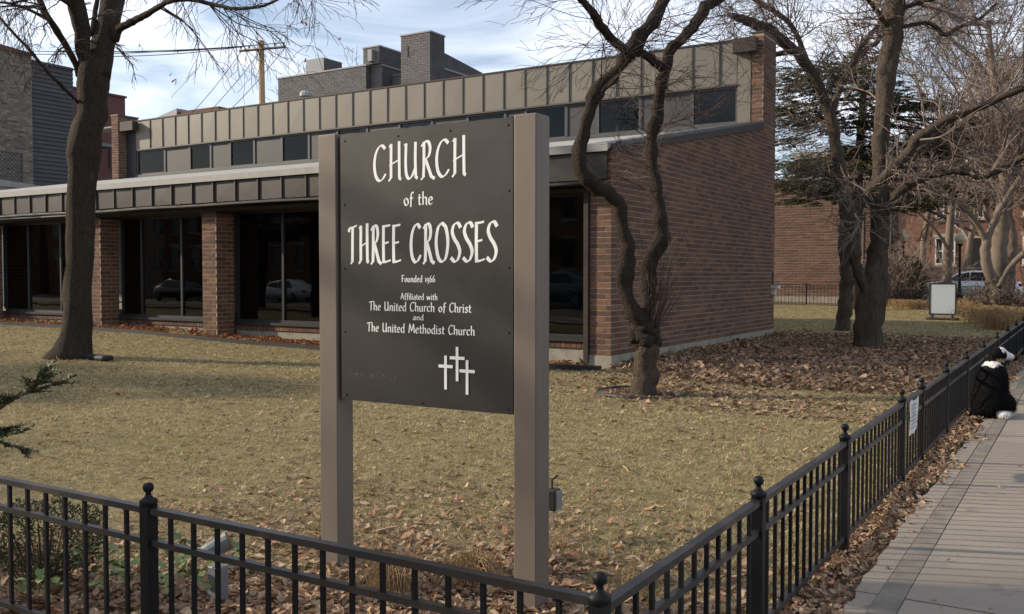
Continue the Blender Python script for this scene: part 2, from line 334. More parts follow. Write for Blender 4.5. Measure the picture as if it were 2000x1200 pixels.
# streets
MB().box((-140, -13.2, -0.20), (60, -3.2, -0.09)).build('street', M['asphalt'], kind='structure')
ks = MB()
ks.box((-140, -3.2, -0.3), (60, -3.05, 0.03)); ks.box((-140, -13.35, -0.3), (60, -13.2, 0.03)); ks.build('kerb', M['concrete'], kind='structure')
MB().box((-60, 48.6, 0.2), (40, 53.5, 0.44)).build('cross_street', M['asphalt'], kind='structure')
MB().box((-60, 53.5, 0.2), (40, 56.5, 0.56)).build('far_pavement', M['walk'], kind='structure')
# pavement in front of the front fence (camera side) and along the side fence, made of slabs
side = bpy.data.objects.new('sidewalk', None); C.objects.link(side); side['kind'] = 'structure'; side.location = (0, 5, 0)
joints = [2.05, 3.25, 4.10, 5.05, 6.15, 7.45, 8.9, 10.4, 11.9, 13.5, 15.1, 16.7, 18.3, 19.9, 21.5, 23.1, 24.7]
for a, b in zip(joints[:-1], joints[1:]):
    for x0, x1, mm in ((-1.0-0.03*random.random(), -0.905, 'walk'), (-0.7735, 1.9, 'walk')):
        mb = MB(); e = 0.004 if mm == 'walk' else 0.001
        zt = float(g(-0.5, a))+0.008+random.uniform(-0.003, 0.003) + (0.002 if mm == 'walk_patch' else 0)
        n = 8
        if x1 == -0.905:                                   # ragged outer edge
            pts = [(x1, a+e), (x1, b-e)]+[(x0+random.uniform(-0.02, 0.02), b-e-(b-a-2*e)*k/n) for k in range(n+1)]
        else: pts = [(x0, a+e), (x1, a+e), (x1, b-e), (x0, b-e)]
        mb.prism(pts, 2, zt-0.1, zt); mb.build('paving_slab', M[mm], side)
MB().prism([(-0.9035, 2.05), (-0.9035+.006, 9), (-0.9035, 24.7), (-0.775, 24.7), (-0.775-.008, 12), (-0.775, 2.05)], 2, -.1, .0105).build('repair_strip', M['walk_patch'], side)
front_walk = bpy.data.objects.new('front_pavement', None); C.objects.link(front_walk); front_walk['kind'] = 'structure'; front_walk.location = (0, 0.5, 0)
for k in range(-14, 3):
    x0 = k*1.5; MB().box((x0+0.006, -1.2, -0.09), (x0+1.494, 1.985, 0.006+random.uniform(-0.002, 0.002))).build('paving_slab', M['walk'], front_walk)
MB().box((-140, -3.05, -0.2), (60, -1.22, -0.01)).build('parkway', M['lawn'], kind='structure')

# ---- grass blades and fallen leaves
def blades(n, xr, yr, hmin, hmax, wid, dens, name, m, mask=None):
    out = []; got = 0
    while got < n//9+1:
        k = n//2
        x = rng.uniform(*xr, k); y = rng.uniform(*yr, k)
        w = fw[0]*x+fw[1]*y; px = 1000+FPX*(rt[0]*x+rt[1]*y)/np.maximum(w, .1)
        p = np.clip((dens/np.maximum(w, 1))**1.7, 0, 1)
        ok = (w > 2) & (px > -120) & (px < 2120) & (rng.random(k) < p)
        if mask is not None: ok &= mask(x, y)
        out.append(np.stack([x[ok], y[ok]], 1)); got += ok.sum()
    q = np.concatenate(out)[:n//9+1]; q = np.repeat(q, 9, 0)[:n]; q = q+rng.normal(0, .022, q.shape)*np.repeat(rng.uniform(.4, 2.2, (n//9+1, 1)), 9, 0)[:n]; x, y = q[:, 0], q[:, 1]; z = lawn_z(x, y)-0.004
    w = fw[0]*x+fw[1]*y
    az = np.repeat(rng.uniform(0, 2*math.pi, n//9+1), 9)[:n]+rng.normal(0, .9, n); h = rng.uniform(hmin, hmax, n); lean = rng.uniform(0.5, 2.6, n)*h
    ww = wid*rng.uniform(0.6, 1.3, n)*np.clip(w/9, 0.8, 2.2); pa = az+rng.uniform(0.9, 2.2, n)
    base = np.stack([x, y, z], 1); side_ = np.stack([np.cos(pa)*ww, np.sin(pa)*ww, 0*ww], 1)
    tip = base+np.stack([np.cos(az)*lean, np.sin(az)*lean, h], 1)
    V = np.stack([base-side_, base+side_, tip], 1).reshape(-1, 3)
    mb = MB(); mb.add(V, np.arange(3*n).reshape(-1, 3))
    return mb.build(name, m, kind='stuff')
def lawn_mask(x, y): return (rng.random(np.shape(x)) < 0.12+0.88*np.clip((y-3.3-0.9*np.clip((x+4.4)/1.5, 0, 1)+0.4*np.sin(x*2.3))/1.8, 0, 1)) & (x < -1.3) & (y > 2.6) & ~((y > 15.0) & (x < -7.0) & (y < 26)) & ~((y > 14.6) & (x > -7.4) & (y < 24) & (y > 14.2-(x+6.5)*0.9))
blades(360000, (-34, -1.3), (2.6, 40), 0.008, 0.042, 0.0036, 5.0, 'grass', M['grass'], lawn_mask)

def leaves(pts, size, name, m, lift=0.02, tilt=0.55, parent=None, zf=lawn_z):
    n = len(pts); x, y = pts[:, 0], pts[:, 1]
    # a small curled leaf outline: 8 points, folded along its midrib
    ol = np.array([(0,-1,0),(0.42,-0.55,.12),(0.62,0.05,.22),(0.3,0.55,.14),(0,1,.1),(-0.3,0.55,.16),(-0.62,0.05,.24),(-0.42,-0.55,.1)])
    F = np.array([(0,1,2,4),(2,3,4,4),(0,4,6,7),(4,5,6,6)])
    sz = size*np.clip(rng.lognormal(-.18, .38, n), .3, 1.9)
    az = rng.uniform(0, 2*math.pi, n); t1 = rng.normal(0, tilt, n); t2 = rng.normal(0, tilt, n)
    V = ol[None]*np.stack([sz*rng.uniform(.7, 1.1, n), sz, sz*rng.uniform(-1.6, 2.4, n)], 1)[:, None, :]
    ca, sa = np.cos(t1)[:, None], np.sin(t1)[:, None]; V = np.stack([V[..., 0], V[..., 1]*ca-V[..., 2]*sa, V[..., 1]*sa+V[..., 2]*ca], -1)
    ca, sa = np.cos(t2)[:, None], np.sin(t2)[:, None]; V = np.stack([V[..., 0]*ca+V[..., 2]*sa, V[..., 1], -V[..., 0]*sa+V[..., 2]*ca], -1)
    ca, sa = np.cos(az)[:, None], np.sin(az)[:, None]; V = np.stack([V[..., 0]*ca-V[..., 1]*sa, V[..., 0]*sa+V[..., 1]*ca, V[..., 2]], -1)
    z = (zf(x, y) if callable(zf) else zf)+lift*rng.random(n)+0.004
    V = V+np.stack([x, y, z], 1)[:, None, :]
    T = np.array([(0,1,2),(0,2,4),(2,3,4),(0,4,6),(0,6,7),(4,5,6)])
    mb = MB(); mb.add(V.reshape(-1, 3), (np.arange(n)[:, None, None]*8+T[None]).reshape(-1, 3))
    return mb.build(name, m, parent, kind='stuff')
def scatter(n, xr, yr, prob):
    out = []
    while sum(map(len, out)) < n:
        x = rng.uniform(*xr, 4*n); y = rng.uniform(*yr, 4*n); ok = rng.random(4*n) < prob(x, y); out.append(np.stack([x[ok], y[ok]], 1))
    return np.concatenate(out)[:n]
def edge_noise(x, y): return 0.5*np.sin(x*1.3+1)+0.35*np.sin(x*3.1+y)+0.25*np.sin(y*2.3)
def bed_prob(x, y):
    d1 = y-(14.0-(x+6.2)*0.95+edge_noise(x, y)*0.35)      # front edge of the bed
    d2 = 27.0-(x+7)*0.15-y+edge_noise(y, x)*0.4
    return np.clip(d1/1.3, 0, 1)**1.3*np.clip(d2/0.9, 0, 1)*np.clip((-1.45-x)/0.5, 0, 1)
leaves(scatter(22000, (-7.28, -1.4), (13.6, 27.6), bed_prob), 0.052, 'side_bed_leaves', M['leaf'], lift=0.09)
leaves(scatter(3400, (-7.2, -1.4), (10.8, 30), lambda x, y: np.clip(1-np.abs(y-(14.2-(x+6.2)*0.95))/3.4, 0, 1)**1.6*0.6), 0.042, 'scattered_lawn_leaves', M['leaf'], lift=0.01, tilt=0.3)
leaves(scatter(3800, (-27.5, -7.8), (14.45, 15.9), lambda x, y: np.clip((y-14.4)/0.4, 0, 1)*(0.35+0.65*(np.sin(x*0.9+2.2) > -0.2))), 0.06, 'facade_bed_leaves', M['leaf_orange'], lift=0.06)
# planting strip behind the front fence: deep litter fading into the lawn
def strip_prob(x, y):
    e = 3.75+0.35*np.sin(x*1.7)+0.2*np.sin(x*4.1+1)+0.85*np.clip((x+4.4)/1.5, 0, 1)
    return np.clip((e-y)/0.9, 0, 1)**0.8
leaves(scatter(8200, (-5.6, -1.3), (2.35, 5.6), strip_prob), 0.034, 'front_bed_leaves', M['leaf_pale'], lift=0.025, tilt=0.5)
leaves(scatter(9000, (-6, -1.35), (3.0, 8.5), lambda x, y: np.clip(1.05-(y-3)/3.6, 0, 1)**1.7*np.clip((x+6.5)/2.6, .1, 1)), 0.026, 'lawn_leaf_crumbs', M['leaf_pale'], lift=0.03, tilt=0.4)
leaves(scatter(3200, (-20, -1.6), (5, 14.5), lambda x, y: np.clip((x+18)/14, .2, 1)*(0.4+0.6*(np.sin(x*1.1)*np.sin(y*1.3+1) > .1))), 0.024, 'dark_leaf_crumbs', M['leaf'], lift=0.028, tilt=0.35)
leaves(scatter(2200, (-20, -1.6), (5, 14), lambda x, y: np.clip((x+16)/14, .15, 1)), 0.026, 'thin_lawn_leaves', M['leaf_pale'], lift=0.028, tilt=0.3)
leaves(scatter(8500, (-1.33, -0.85), (2.6, 20), lambda x, y: np.clip((-0.93+0.07*np.sin(y*3.1)+0.05*np.sin(y*8)-x)/0.22, 0, 1)*np.clip(7/y, 0, 1)), 0.021, 'fence_foot_leaves', M['leaf_pale'], lift=0.03, tilt=0.6)
leaves(scatter(60, (-0.95, 1.2), (2.6, 18), lambda x, y: np.exp(-(x+0.95)*3)), 0.018, 'pavement_leaves', M['leaf'], lift=0.0, tilt=0.2, zf=lambda x, y: g(x, y)+0.016)

# ================================================================== THE CHURCH
YF, YU, XW, YB = 15.2, 24.2, -7.30, 25.32                  # facade, upper wall, side wall, back end
church = thing('church_building', 'low brown brick church with metal fascias and long dark windows behind the lawn sign', 'church', (XW, YF, 0))
unit = MB().box((-.5, -.5, -.5), (.5, .5, .5)).mesh('brick', M['brick'])
BRICKS = []                                                # (centre, size, visibility, parent)
def course_bricks(parent, ax, plane, sign, u0, u1, z0, ztop, L=0.30, H=0.1015, j=0.016, vis=1.0, sink=0.0):
    """One face of brickwork: ax = axis the face looks along, u runs along the wall."""
    k = 0; z = z0
    while True:
        zt = z+H
        if zt > ztop(u0)+0.02 and zt > ztop(u1)+0.02: break
        u = u0-(0 if k % 2 == 0 else L/2)
        while u < u1-0.03:
            a, b = max(u, u0)+j/2, min(u+L, u1)-j/2
            if b-a > 0.04 and zt <= ztop((a+b)/2)+0.01:
                pr = 0.006+random.uniform(-0.0025, 0.0025)
                c = [0, 0, z+H/2]; sz = [0, 0, H-j]
                c[ax] = plane+sign*(pr/2-0.01); sz[ax] = pr+0.02
                c[1-ax] = (a+b)/2; sz[1-ax] = b-a
                d = np.array(c)-O; n = np.zeros(3); n[ax] = sign; r = np.linalg.norm(d)
                px = 1000+FPX*(d@rt)/max(d@fw, .1)
                BRICKS.append((c, sz, vis*(b-a)*(H-j)*max(0, -(d@n)/r)/r**2 if -30 < px < 2030 else 0, parent))
            u += L
        z += H; k += 1
def wtop(y): return 3.96+(min(max(y, YF), YU)-YF)*(5.60-3.96)/(YU-YF)
# side wall: mortar core with a sloping head, then the bricks set on it
sw = MB(); sw.prism([(YF+0.004, 0.2), (YB-0.004, 0.2), (YB-0.004, 5.60), (YU, 5.60), (YF+0.004, 3.96)], 0, XW-0.42, XW-0.004)
sw = sw.build('side_wall', M['mortar'], church)
MB().box((XW-0.44, YF-0.012, -0.3), (XW+0.012, YB+0.01, 0.2)).build('concrete_plinth', M['concrete'], church)
course_bricks(sw, 0, XW-0.004, 1, YF, YB, 0.2, lambda y: wtop(y)-0.02)
course_bricks(sw, 1, YF+0.004, -1, XW-0.42, XW, 0.2, lambda x: 3.95)
# raised brick piers at both ends of the upper wall
def pier(x0, x1, y0, y1, z0, z1, faces, name='brick_pier', vis=1.0):
    p = MB().box((x0+.004, y0+.004, z0), (x1-.004, y1-.004, z1)).build(name, M['mortar'], church)
    if 'f' in faces: course_bricks(p, 1, y0+.004, -1, x0, x1, z0, lambda u: z1, vis=vis)
    if 'r' in faces: course_bricks(p, 0, x1-.004, 1, y0, y1, z0, lambda u: z1, vis=vis)
    return p
pr_ = pier(XW-0.33, XW, YU, YB, 5.62, 7.93, 'fr', vis=0.5)
MB().box((XW-0.35, YU-0.02, 7.93), (XW+0.02, YB+0.02, 7.97)).build('pier_cap', M['seam'], church)
pl_ = pier(-33.72, -33.30, YU-0.35, YU+0.6, 4.5, 8.05, 'fr', vis=0.3)
MB().box((-33.74, YU-0.37, 8.05), (-33.28, YU+0.62, 8.10)).build('pier_cap', M['seam'], church)
# brick pillars of the front
for x0 in (-32.4, -28.0, -22.52, -18.10, -13.65, -10.15):
    zb = float(g(x0, YF))-0.05
    p = pier(x0, x0+0.5, YF, YF+0.54, zb, 3.10, 'fr', 'brick_pillar', vis=3.0 if x0 in (-18.10, -22.52) else 0.05)
    MB().box((x0-.035, YF-.035, 3.102), (x0+.535, YF+.575, 3.165)).build('pillar_cap', M['bronze'], p)
BRICKS.sort(key=lambda b: -b[2])
for c, sz, v, p in BRICKS[:298]:
    inst('brick', unit, Matrix.Translation(c) @ Matrix.Diagonal((*sz, 1)), p)
mb = MB()
for c, sz, v, p in BRICKS[298:]:
    a = [c[i]-sz[i]/2 for i in range(3)]; b = [c[i]+sz[i]/2 for i in range(3)]; mb.box(a, b)
mb.build('brickwork', M['brick'], church, kind='stuff')
# roofs
mb = MB(); mb.prism([(YF-0.12, 3.90), (YU+0.0, 5.48), (YU, 5.57), (YF-0.12, 3.985)], 0, -36.0, XW-0.43)
mb.build('lower_roof', M['roofing'], church)
mb = MB(); mb.prism([(YF-0.14, 3.855), (YF-0.125, 3.855), (YF-0.10, 3.89), (YF+0.30, 4.075), (YF-0.14, 4.0)], 0, -36.0, XW-0.02); mb.build('eave_flashing', M['flashing'], church)
mb = MB(); mb.prism([(YF+0.302, 4.0), (YU-0.005, 5.605), (YU-0.005, 5.66), (YF+0.302, 4.078)], 0, XW-0.5, XW+0.045); mb.build('verge_flashing', M['frame_grey'], church)
mb = MB(); mb.prism([(YF-0.02, 3.83), (YU-0.01, 5.44), (YU-0.01, 5.60), (YF-0.02, 3.99)], 0, XW+0.0085, XW+0.035); mb.build('verge_board', M['bronze'], church)
MB().box((-36.0, YU+0.22, 7.74), (XW-0.34, YB+.0, 7.80)).build('upper_roof', M['roofing'], church)
MB().box((-33.2, YU-0.02, 7.793), (-7.66, YU+0.26, 7.84)).build('parapet_coping', M['bronze'], church)
# upper fascia: one panel between each pair of standing seams
xs = [-32.67]+[-31.77+0.7513*k for k in range(32)]+[-7.99]
MB().box((-32.7, YU+0.05, 6.60), (-7.64, YU+0.2, 7.79)).build('fascia_backing', M['seam'], church)
def panel_row(xs, y, z0, z1, name, m, pf, sd=0.03):
    for a, b in zip(xs[:-1], xs[1:]):
        t = random.uniform(-.004, .004); u = random.uniform(-.006, .006)
        mb = MB(); q = [(a+.016, y+t, z0), (b-.016, y-t+u, z0), (b-.016, y-t, z1), (a+.016, y+t-u, z1)]
        cxm, czm = (a+b)/2, (z0+z1)/2
        V = q+[(cxm+random.uniform(-.1, .1), y-random.uniform(-.003, .006), czm+random.uniform(-.1, .1))]+[(p[0], y+0.045, p[2]) for p in q]
        mb.add(V, [(0,1,4),(1,2,4),(2,3,4),(3,0,4)]); mb.add(np.zeros((0, 3)), np.array([(5,6,1,0),(6,7,2,1),(7,8,3,2),(8,5,0,3)])-mb.n)
        mb.build(name, m, church, smooth=False)
    for a in xs[1:-1]:
        MB().box((a-.013, y-sd, z0-.003), (a+.013, y+0.044, z1+.003)).build('standing_seam', M['seam'], church)
panel_row(xs, YU, 6.68, 7.785, 'fascia_panel', M['fascia'], church)
MB().box((-32.7, YU-0.04, 6.625), (-7.97, YU+0.045, 6.672)).build('fascia_drip', M['seam'], church)
MB().box((-7.985, YU-0.015, 5.64), (-7.635, YU+0.2, 7.78)).build('corner_trim', M['fascia'], church)
MB().box((-33.29, YU+0.02, 5.0), (-32.68, YU+0.3, 7.6)).build('corner_trim', M['infill'], church)
for a, b in ((-8.02, -7.42), (-33.30, -32.45)):
    MB().box((a, YU-0.32, 7.42), (b, YU-0.05, 7.78)).build('rain_box', M['bronze'], church)
# clerestory
cb = [(-32.66,-30.95,1),(-30.95,-29.51,0),(-29.51,-28.31,1),(-28.31,-27.28,0),(-27.28,-25.99,1),(-25.99,-24.62,0),(-24.62,-23.29,1),(-23.29,-22.0,0),(-22.0,-20.65,1),(-20.65,-19.3,0),(-19.3,-17.95,1),(-17.95,-16.6,0),(-16.6,-15.2,1),(-15.2,-14.5,0),(-14.5,-13.1,1),(-13.1,-12.1,0),(-12.1,-10.76,1),(-10.76,-9.26,0),(-9.26,-7.99,1)]
def ring(mb, x0, x1, z0, z1, y0, y1, t):
    mb.box((x0, y0, z0), (x0+t, y1, z1)); mb.box((x1-t, y0, z0), (x1, y1, z1))
    mb.box((x0+t, y0, z0), (x1-t, y1, z0+t)); mb.box((x0+t, y0, z1-t), (x1-t, y1, z1)); return mb
for a, b, w in cb:
    if w:
        f = ring(MB(), a+.004, b-.004, 5.66, 6.62, YU+.03, YU+.13, 0.05).build('clerestory_window', M['frame_grey'], church)
        MB().box((a+.054, YU+.08, 5.71), (b-.054, YU+.09, 6.57)).build('pane', M['glass_blue'], f)
    else:
        f = ring(MB(), a+.004, b-.004, 5.66, 6.62, YU+.03, YU+.13, 0.03).build('clerestory_panel', M['frame_grey'], church)
        MB().box((a+.034, YU+.06, 5.69), (b-.034, YU+.10, 6.59)).build('infill_panel', M['infill'], f)
MB().box((-32.7, YU-0.03, 5.575), (-7.64, YU+0.14, 5.655)).build('clerestory_sill', M['frame_grey'], church)
MB().box((-33.0, YU+1.6, 4.5), (XW-0.45, YU+1.7, 7.7)).build('upper_interior', M['interior'], church)
# lower fascia, gutter, soffit
xs = [-35.4+0.742*k for k in range(38)]; xs = [x+0.009 for x in xs if x < -7.9]+[-7.35]
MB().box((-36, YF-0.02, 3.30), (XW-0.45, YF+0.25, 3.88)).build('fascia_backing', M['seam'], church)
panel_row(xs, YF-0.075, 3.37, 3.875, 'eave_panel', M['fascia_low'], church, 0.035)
gx = np.linspace(-36, -7.40, 40); gz = 3.275+0.035*np.exp(-((gx+19.8)/1.2)**2)+0.02*np.sin(gx*0.7)
mb = MB()
for dy, dz in ((-0.30, 0.0),):
    mb.tube(np.stack([gx, 0*gx+YF+dy, gz], 1), 0.032, 6)
    top = np.stack([gx, 0*gx+YF+dy, gz], 1); bk = np.stack([gx, 0*gx+YF-0.03, gz-0.02], 1)
    mb.add(np.concatenate([top, bk]), [(i, i+1, 40+i+1, 40+i) for i in range(39)])
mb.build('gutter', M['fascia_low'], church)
for x in xs[16::1]:
    if x < -8: MB().tube([(x+.3, YF-0.29, 3.30), (x+.36, YF-0.08, 3.37)], 0.012, 5).build('gutter_bracket', M['fascia_low'], church)
MB().box((-36, YF-0.05, 3.17), (XW-0.43, YF+1.0, 3.235)).build('soffit', M['bronze'], church)
# front windows between the pillars, standing back
YW = 15.80
def winbay(x0, x1, mull, YW=15.80):
    z0, z1 = 0.52+0.006*(-14-x0), 3.165
    z0 = min(max(z0, 0.46), 0.60)
    f = ring(MB(), x0, x1, z0, z1, YW, YW+.1, 0.055)
    for m_ in mull: f.box((m_-.032, YW, z0+.055), (m_+.032, YW+.1, z1-.055))
    f = f.build('window', M['frame_dark'], church)
    e = [x0+.055-.032]+list(mull)+[x1-.055+.032]
    for a, b in zip(e[:-1], e[1:]): MB().box((a+.034, YW+.045, z0+.057), (b-.034, YW+.055, z1-.057)).build('pane', M['glass'], f)
    MB().box((x0, YW-.10, z0-.07), (x1, YW+.06, z0-.003)).build('window_sill', M['frame_dark'], church)
    gz_ = float(g((x0+x1)/2, YW))
    rb = MB(); n = int((x1-x0)/0.105)
    MB().box((x0, YW+.012, z0-.26), (x1, YW+.15, z0-.072)).build('sill_wall', M['mortar'], church)
    for k in range(n):
        xa = x0+(x1-x0)*k/n; rb.box((xa+.006, YW-.06, z0-.19), (xa+(x1-x0)/n-.006, YW+.05, z0-.075))
    rb.build('rowlock_sill', M['brick'], church, kind='stuff')
    MB().box((x0, YW-.03, -0.2), (x1, YW+.15, z0-.195)).build('base_wall', M['concrete'], church)
px2x = lambda px: float(at(px, 520, 1, YW)[0])
winbay(-36, -32.44, [-34.4]); winbay(-31.88, -28.02, [-30.6, -29.3]); winbay(-27.48, -22.54, [px2x(8), px2x(55), px2x(118)])
winbay(-22.0, -18.12, [px2x(276), px2x(354)]); winbay(-17.58, -13.67, [px2x(552), -14.6]); winbay(-13.13, -10.17, [-11.9]); winbay(-9.63, -7.76, [], 15.42)
MB().box((-7.745, YF+.02, 0.12), (-7.722, YW+.1, 3.3)).build('jamb', M['bronze'], church)
MB().box((-7.83, YF-.06, 0.05), (-7.74, YF+.01, 3.17)).build('downspout', M['bronze'], church)
# inside, dim behind the glass
MB().box((-36, 22.2, 0.2), (XW-.45, 22.3, 4.6)).build('interior_wall', M['interior'], church)
MB().box((-36, YW+.16, 0.30), (XW-.45, 22.19, 0.42)).build('interior_floor', M['interior'], church)
MB().box((-36, YW+.16, 3.24), (XW-.45, 22.19, 3.30)).build('interior_ceiling', M['interior'], church)
# lamp box and conduit at the far corner
wlp = MB().box((XW+.005, YB-.34, 1.30), (XW+.20, YB-.08, 1.38)); wlp.box((XW+.005, YB-.30, 1.14), (XW+.10, YB-.12, 1.295)); wlp.build('wall_lamp', M['trim_white'], church)
MB().tube([(XW+.03, YB-.2, 1.382), (XW+.03, YB-.2, 1.75)], 0.015, 6, cap=True).build('conduit', M['infill'], church)

def table(x, y, label):
    z = 0.42; t = thing('folding_table', label, 'table', (x, y, z))
    MB().box((x-.9, y-.38, z+.70), (x+.9, y+.38, z+.74)).build('tabletop', M['trim_white'], t)
    for a in (-.78, .78):
        for b in (-.3, .3): MB().tube([(x+a, y+b, z), (x+a, y+b, z+.70)], 0.016, 6).build('leg', M['steel_light'], t)
table(-20.9, 17.6, 'white topped folding table behind the window bay next to the big tree')
table(-25.0, 18.3, 'white topped folding table behind the leftmost window bay')
def chair(x, y, rot, label):
    t = thing('stacking_chair', label, 'chair', (x, y, .42))
    Mx = Matrix.Translation((x, y, .42)) @ Matrix.Rotation(rot, 4, 'Z')
    MB().box((-.22, -.22, .43), (.22, .22, .46), 0, Mx).build('seat', M['stone'], t)
    MB().box((-.22, .20, .60), (.22, .23, .88), 0, Mx).build('backrest', M['stone'], t)
    for a in (-.2, .2):
        MB().box((a-.012, -.2, 0), (a+.012, -.176, .43), 0, Mx).build('leg', M['steel_light'], t)
        MB().box((a-.012, .2, 0), (a+.012, .224, .60), 0, Mx).build('leg', M['steel_light'], t)
chair(-21.6, 17.0, 2.9, 'pale chair before the folding table inside the window next to the big tree')
chair(-19.7, 17.1, 3.4, 'pale chair just inside the glass left of the full brick pillar')
chair(-24.2, 17.3, 2.6, 'pale chair inside the leftmost window bay')

# ================================================================== THE LAWN SIGN
YS = 4.0
sign = thing('church_sign', 'tall dark lawn sign lettered Church of the Three Crosses between two taupe square posts', 'sign', (-3.0, YS, 0))
for x0, x1 in ((-3.774, -3.640), (-2.461, -2.330)):
    po = MB(); b = bmesh.new()
    po.box((x0, YS, -0.35), (x1, YS+0.135, 2.449)); po = po.build('post', M['post_paint'], sign)
    bv = po.modifiers.new('bevel', 'BEVEL'); bv.width = 0.006; bv.segments = 2
PX0, PX1, PZ0, PZ1 = -3.622, -2.472, 0.945, 2.436
MB().box((PX0, YS+0.012, PZ0), (PX1, YS+0.05, PZ1)).build('panel', M['panel'], sign)
MB().box((-3.6395, YS+0.03, PZ0-0.004), (PX0-.001, YS+0.075, PZ1-0.01)).build('panel_channel', M['panel_edge'], sign)
MB().box((PX1+.001, YS+0.03, PZ0-0.004), (-2.4615, YS+0.075, PZ1-0.01)).build('panel_channel', M['panel_edge'], sign)
mb = MB(); tx = np.linspace(PX0+.01, PX1-.01, 30); hz = PZ1+.004+.008*rng.random(30)
mb.prism([(tx[0], PZ1+.0005)]+[(tx[-1], PZ1+.0005)]+[(tx[k], hz[k]) for k in range(29, -1, -1)], 1, YS+.016, YS+.04)
mb.build('panel_top_strip', M['rubber'], sign)
for sx, sz in [(.03,.02),(.36,.02),(.66,.02),(.97,.02),(.025,.26),(.975,.24),(.025,.50),(.975,.5),(.025,.74),(.975,.72),(.03,.98),(.5,.985),(.97,.98)]:
    x, z = PX0+sx*(PX1-PX0), PZ1-sz*(PZ1-PZ0)
    MB().prism([(x+.006*math.cos(a), z+.006*math.sin(a)) for a in np.arange(8)*math.pi/4], 1, YS+.008, YS+.0118).build('screw', M['infill'], sign)

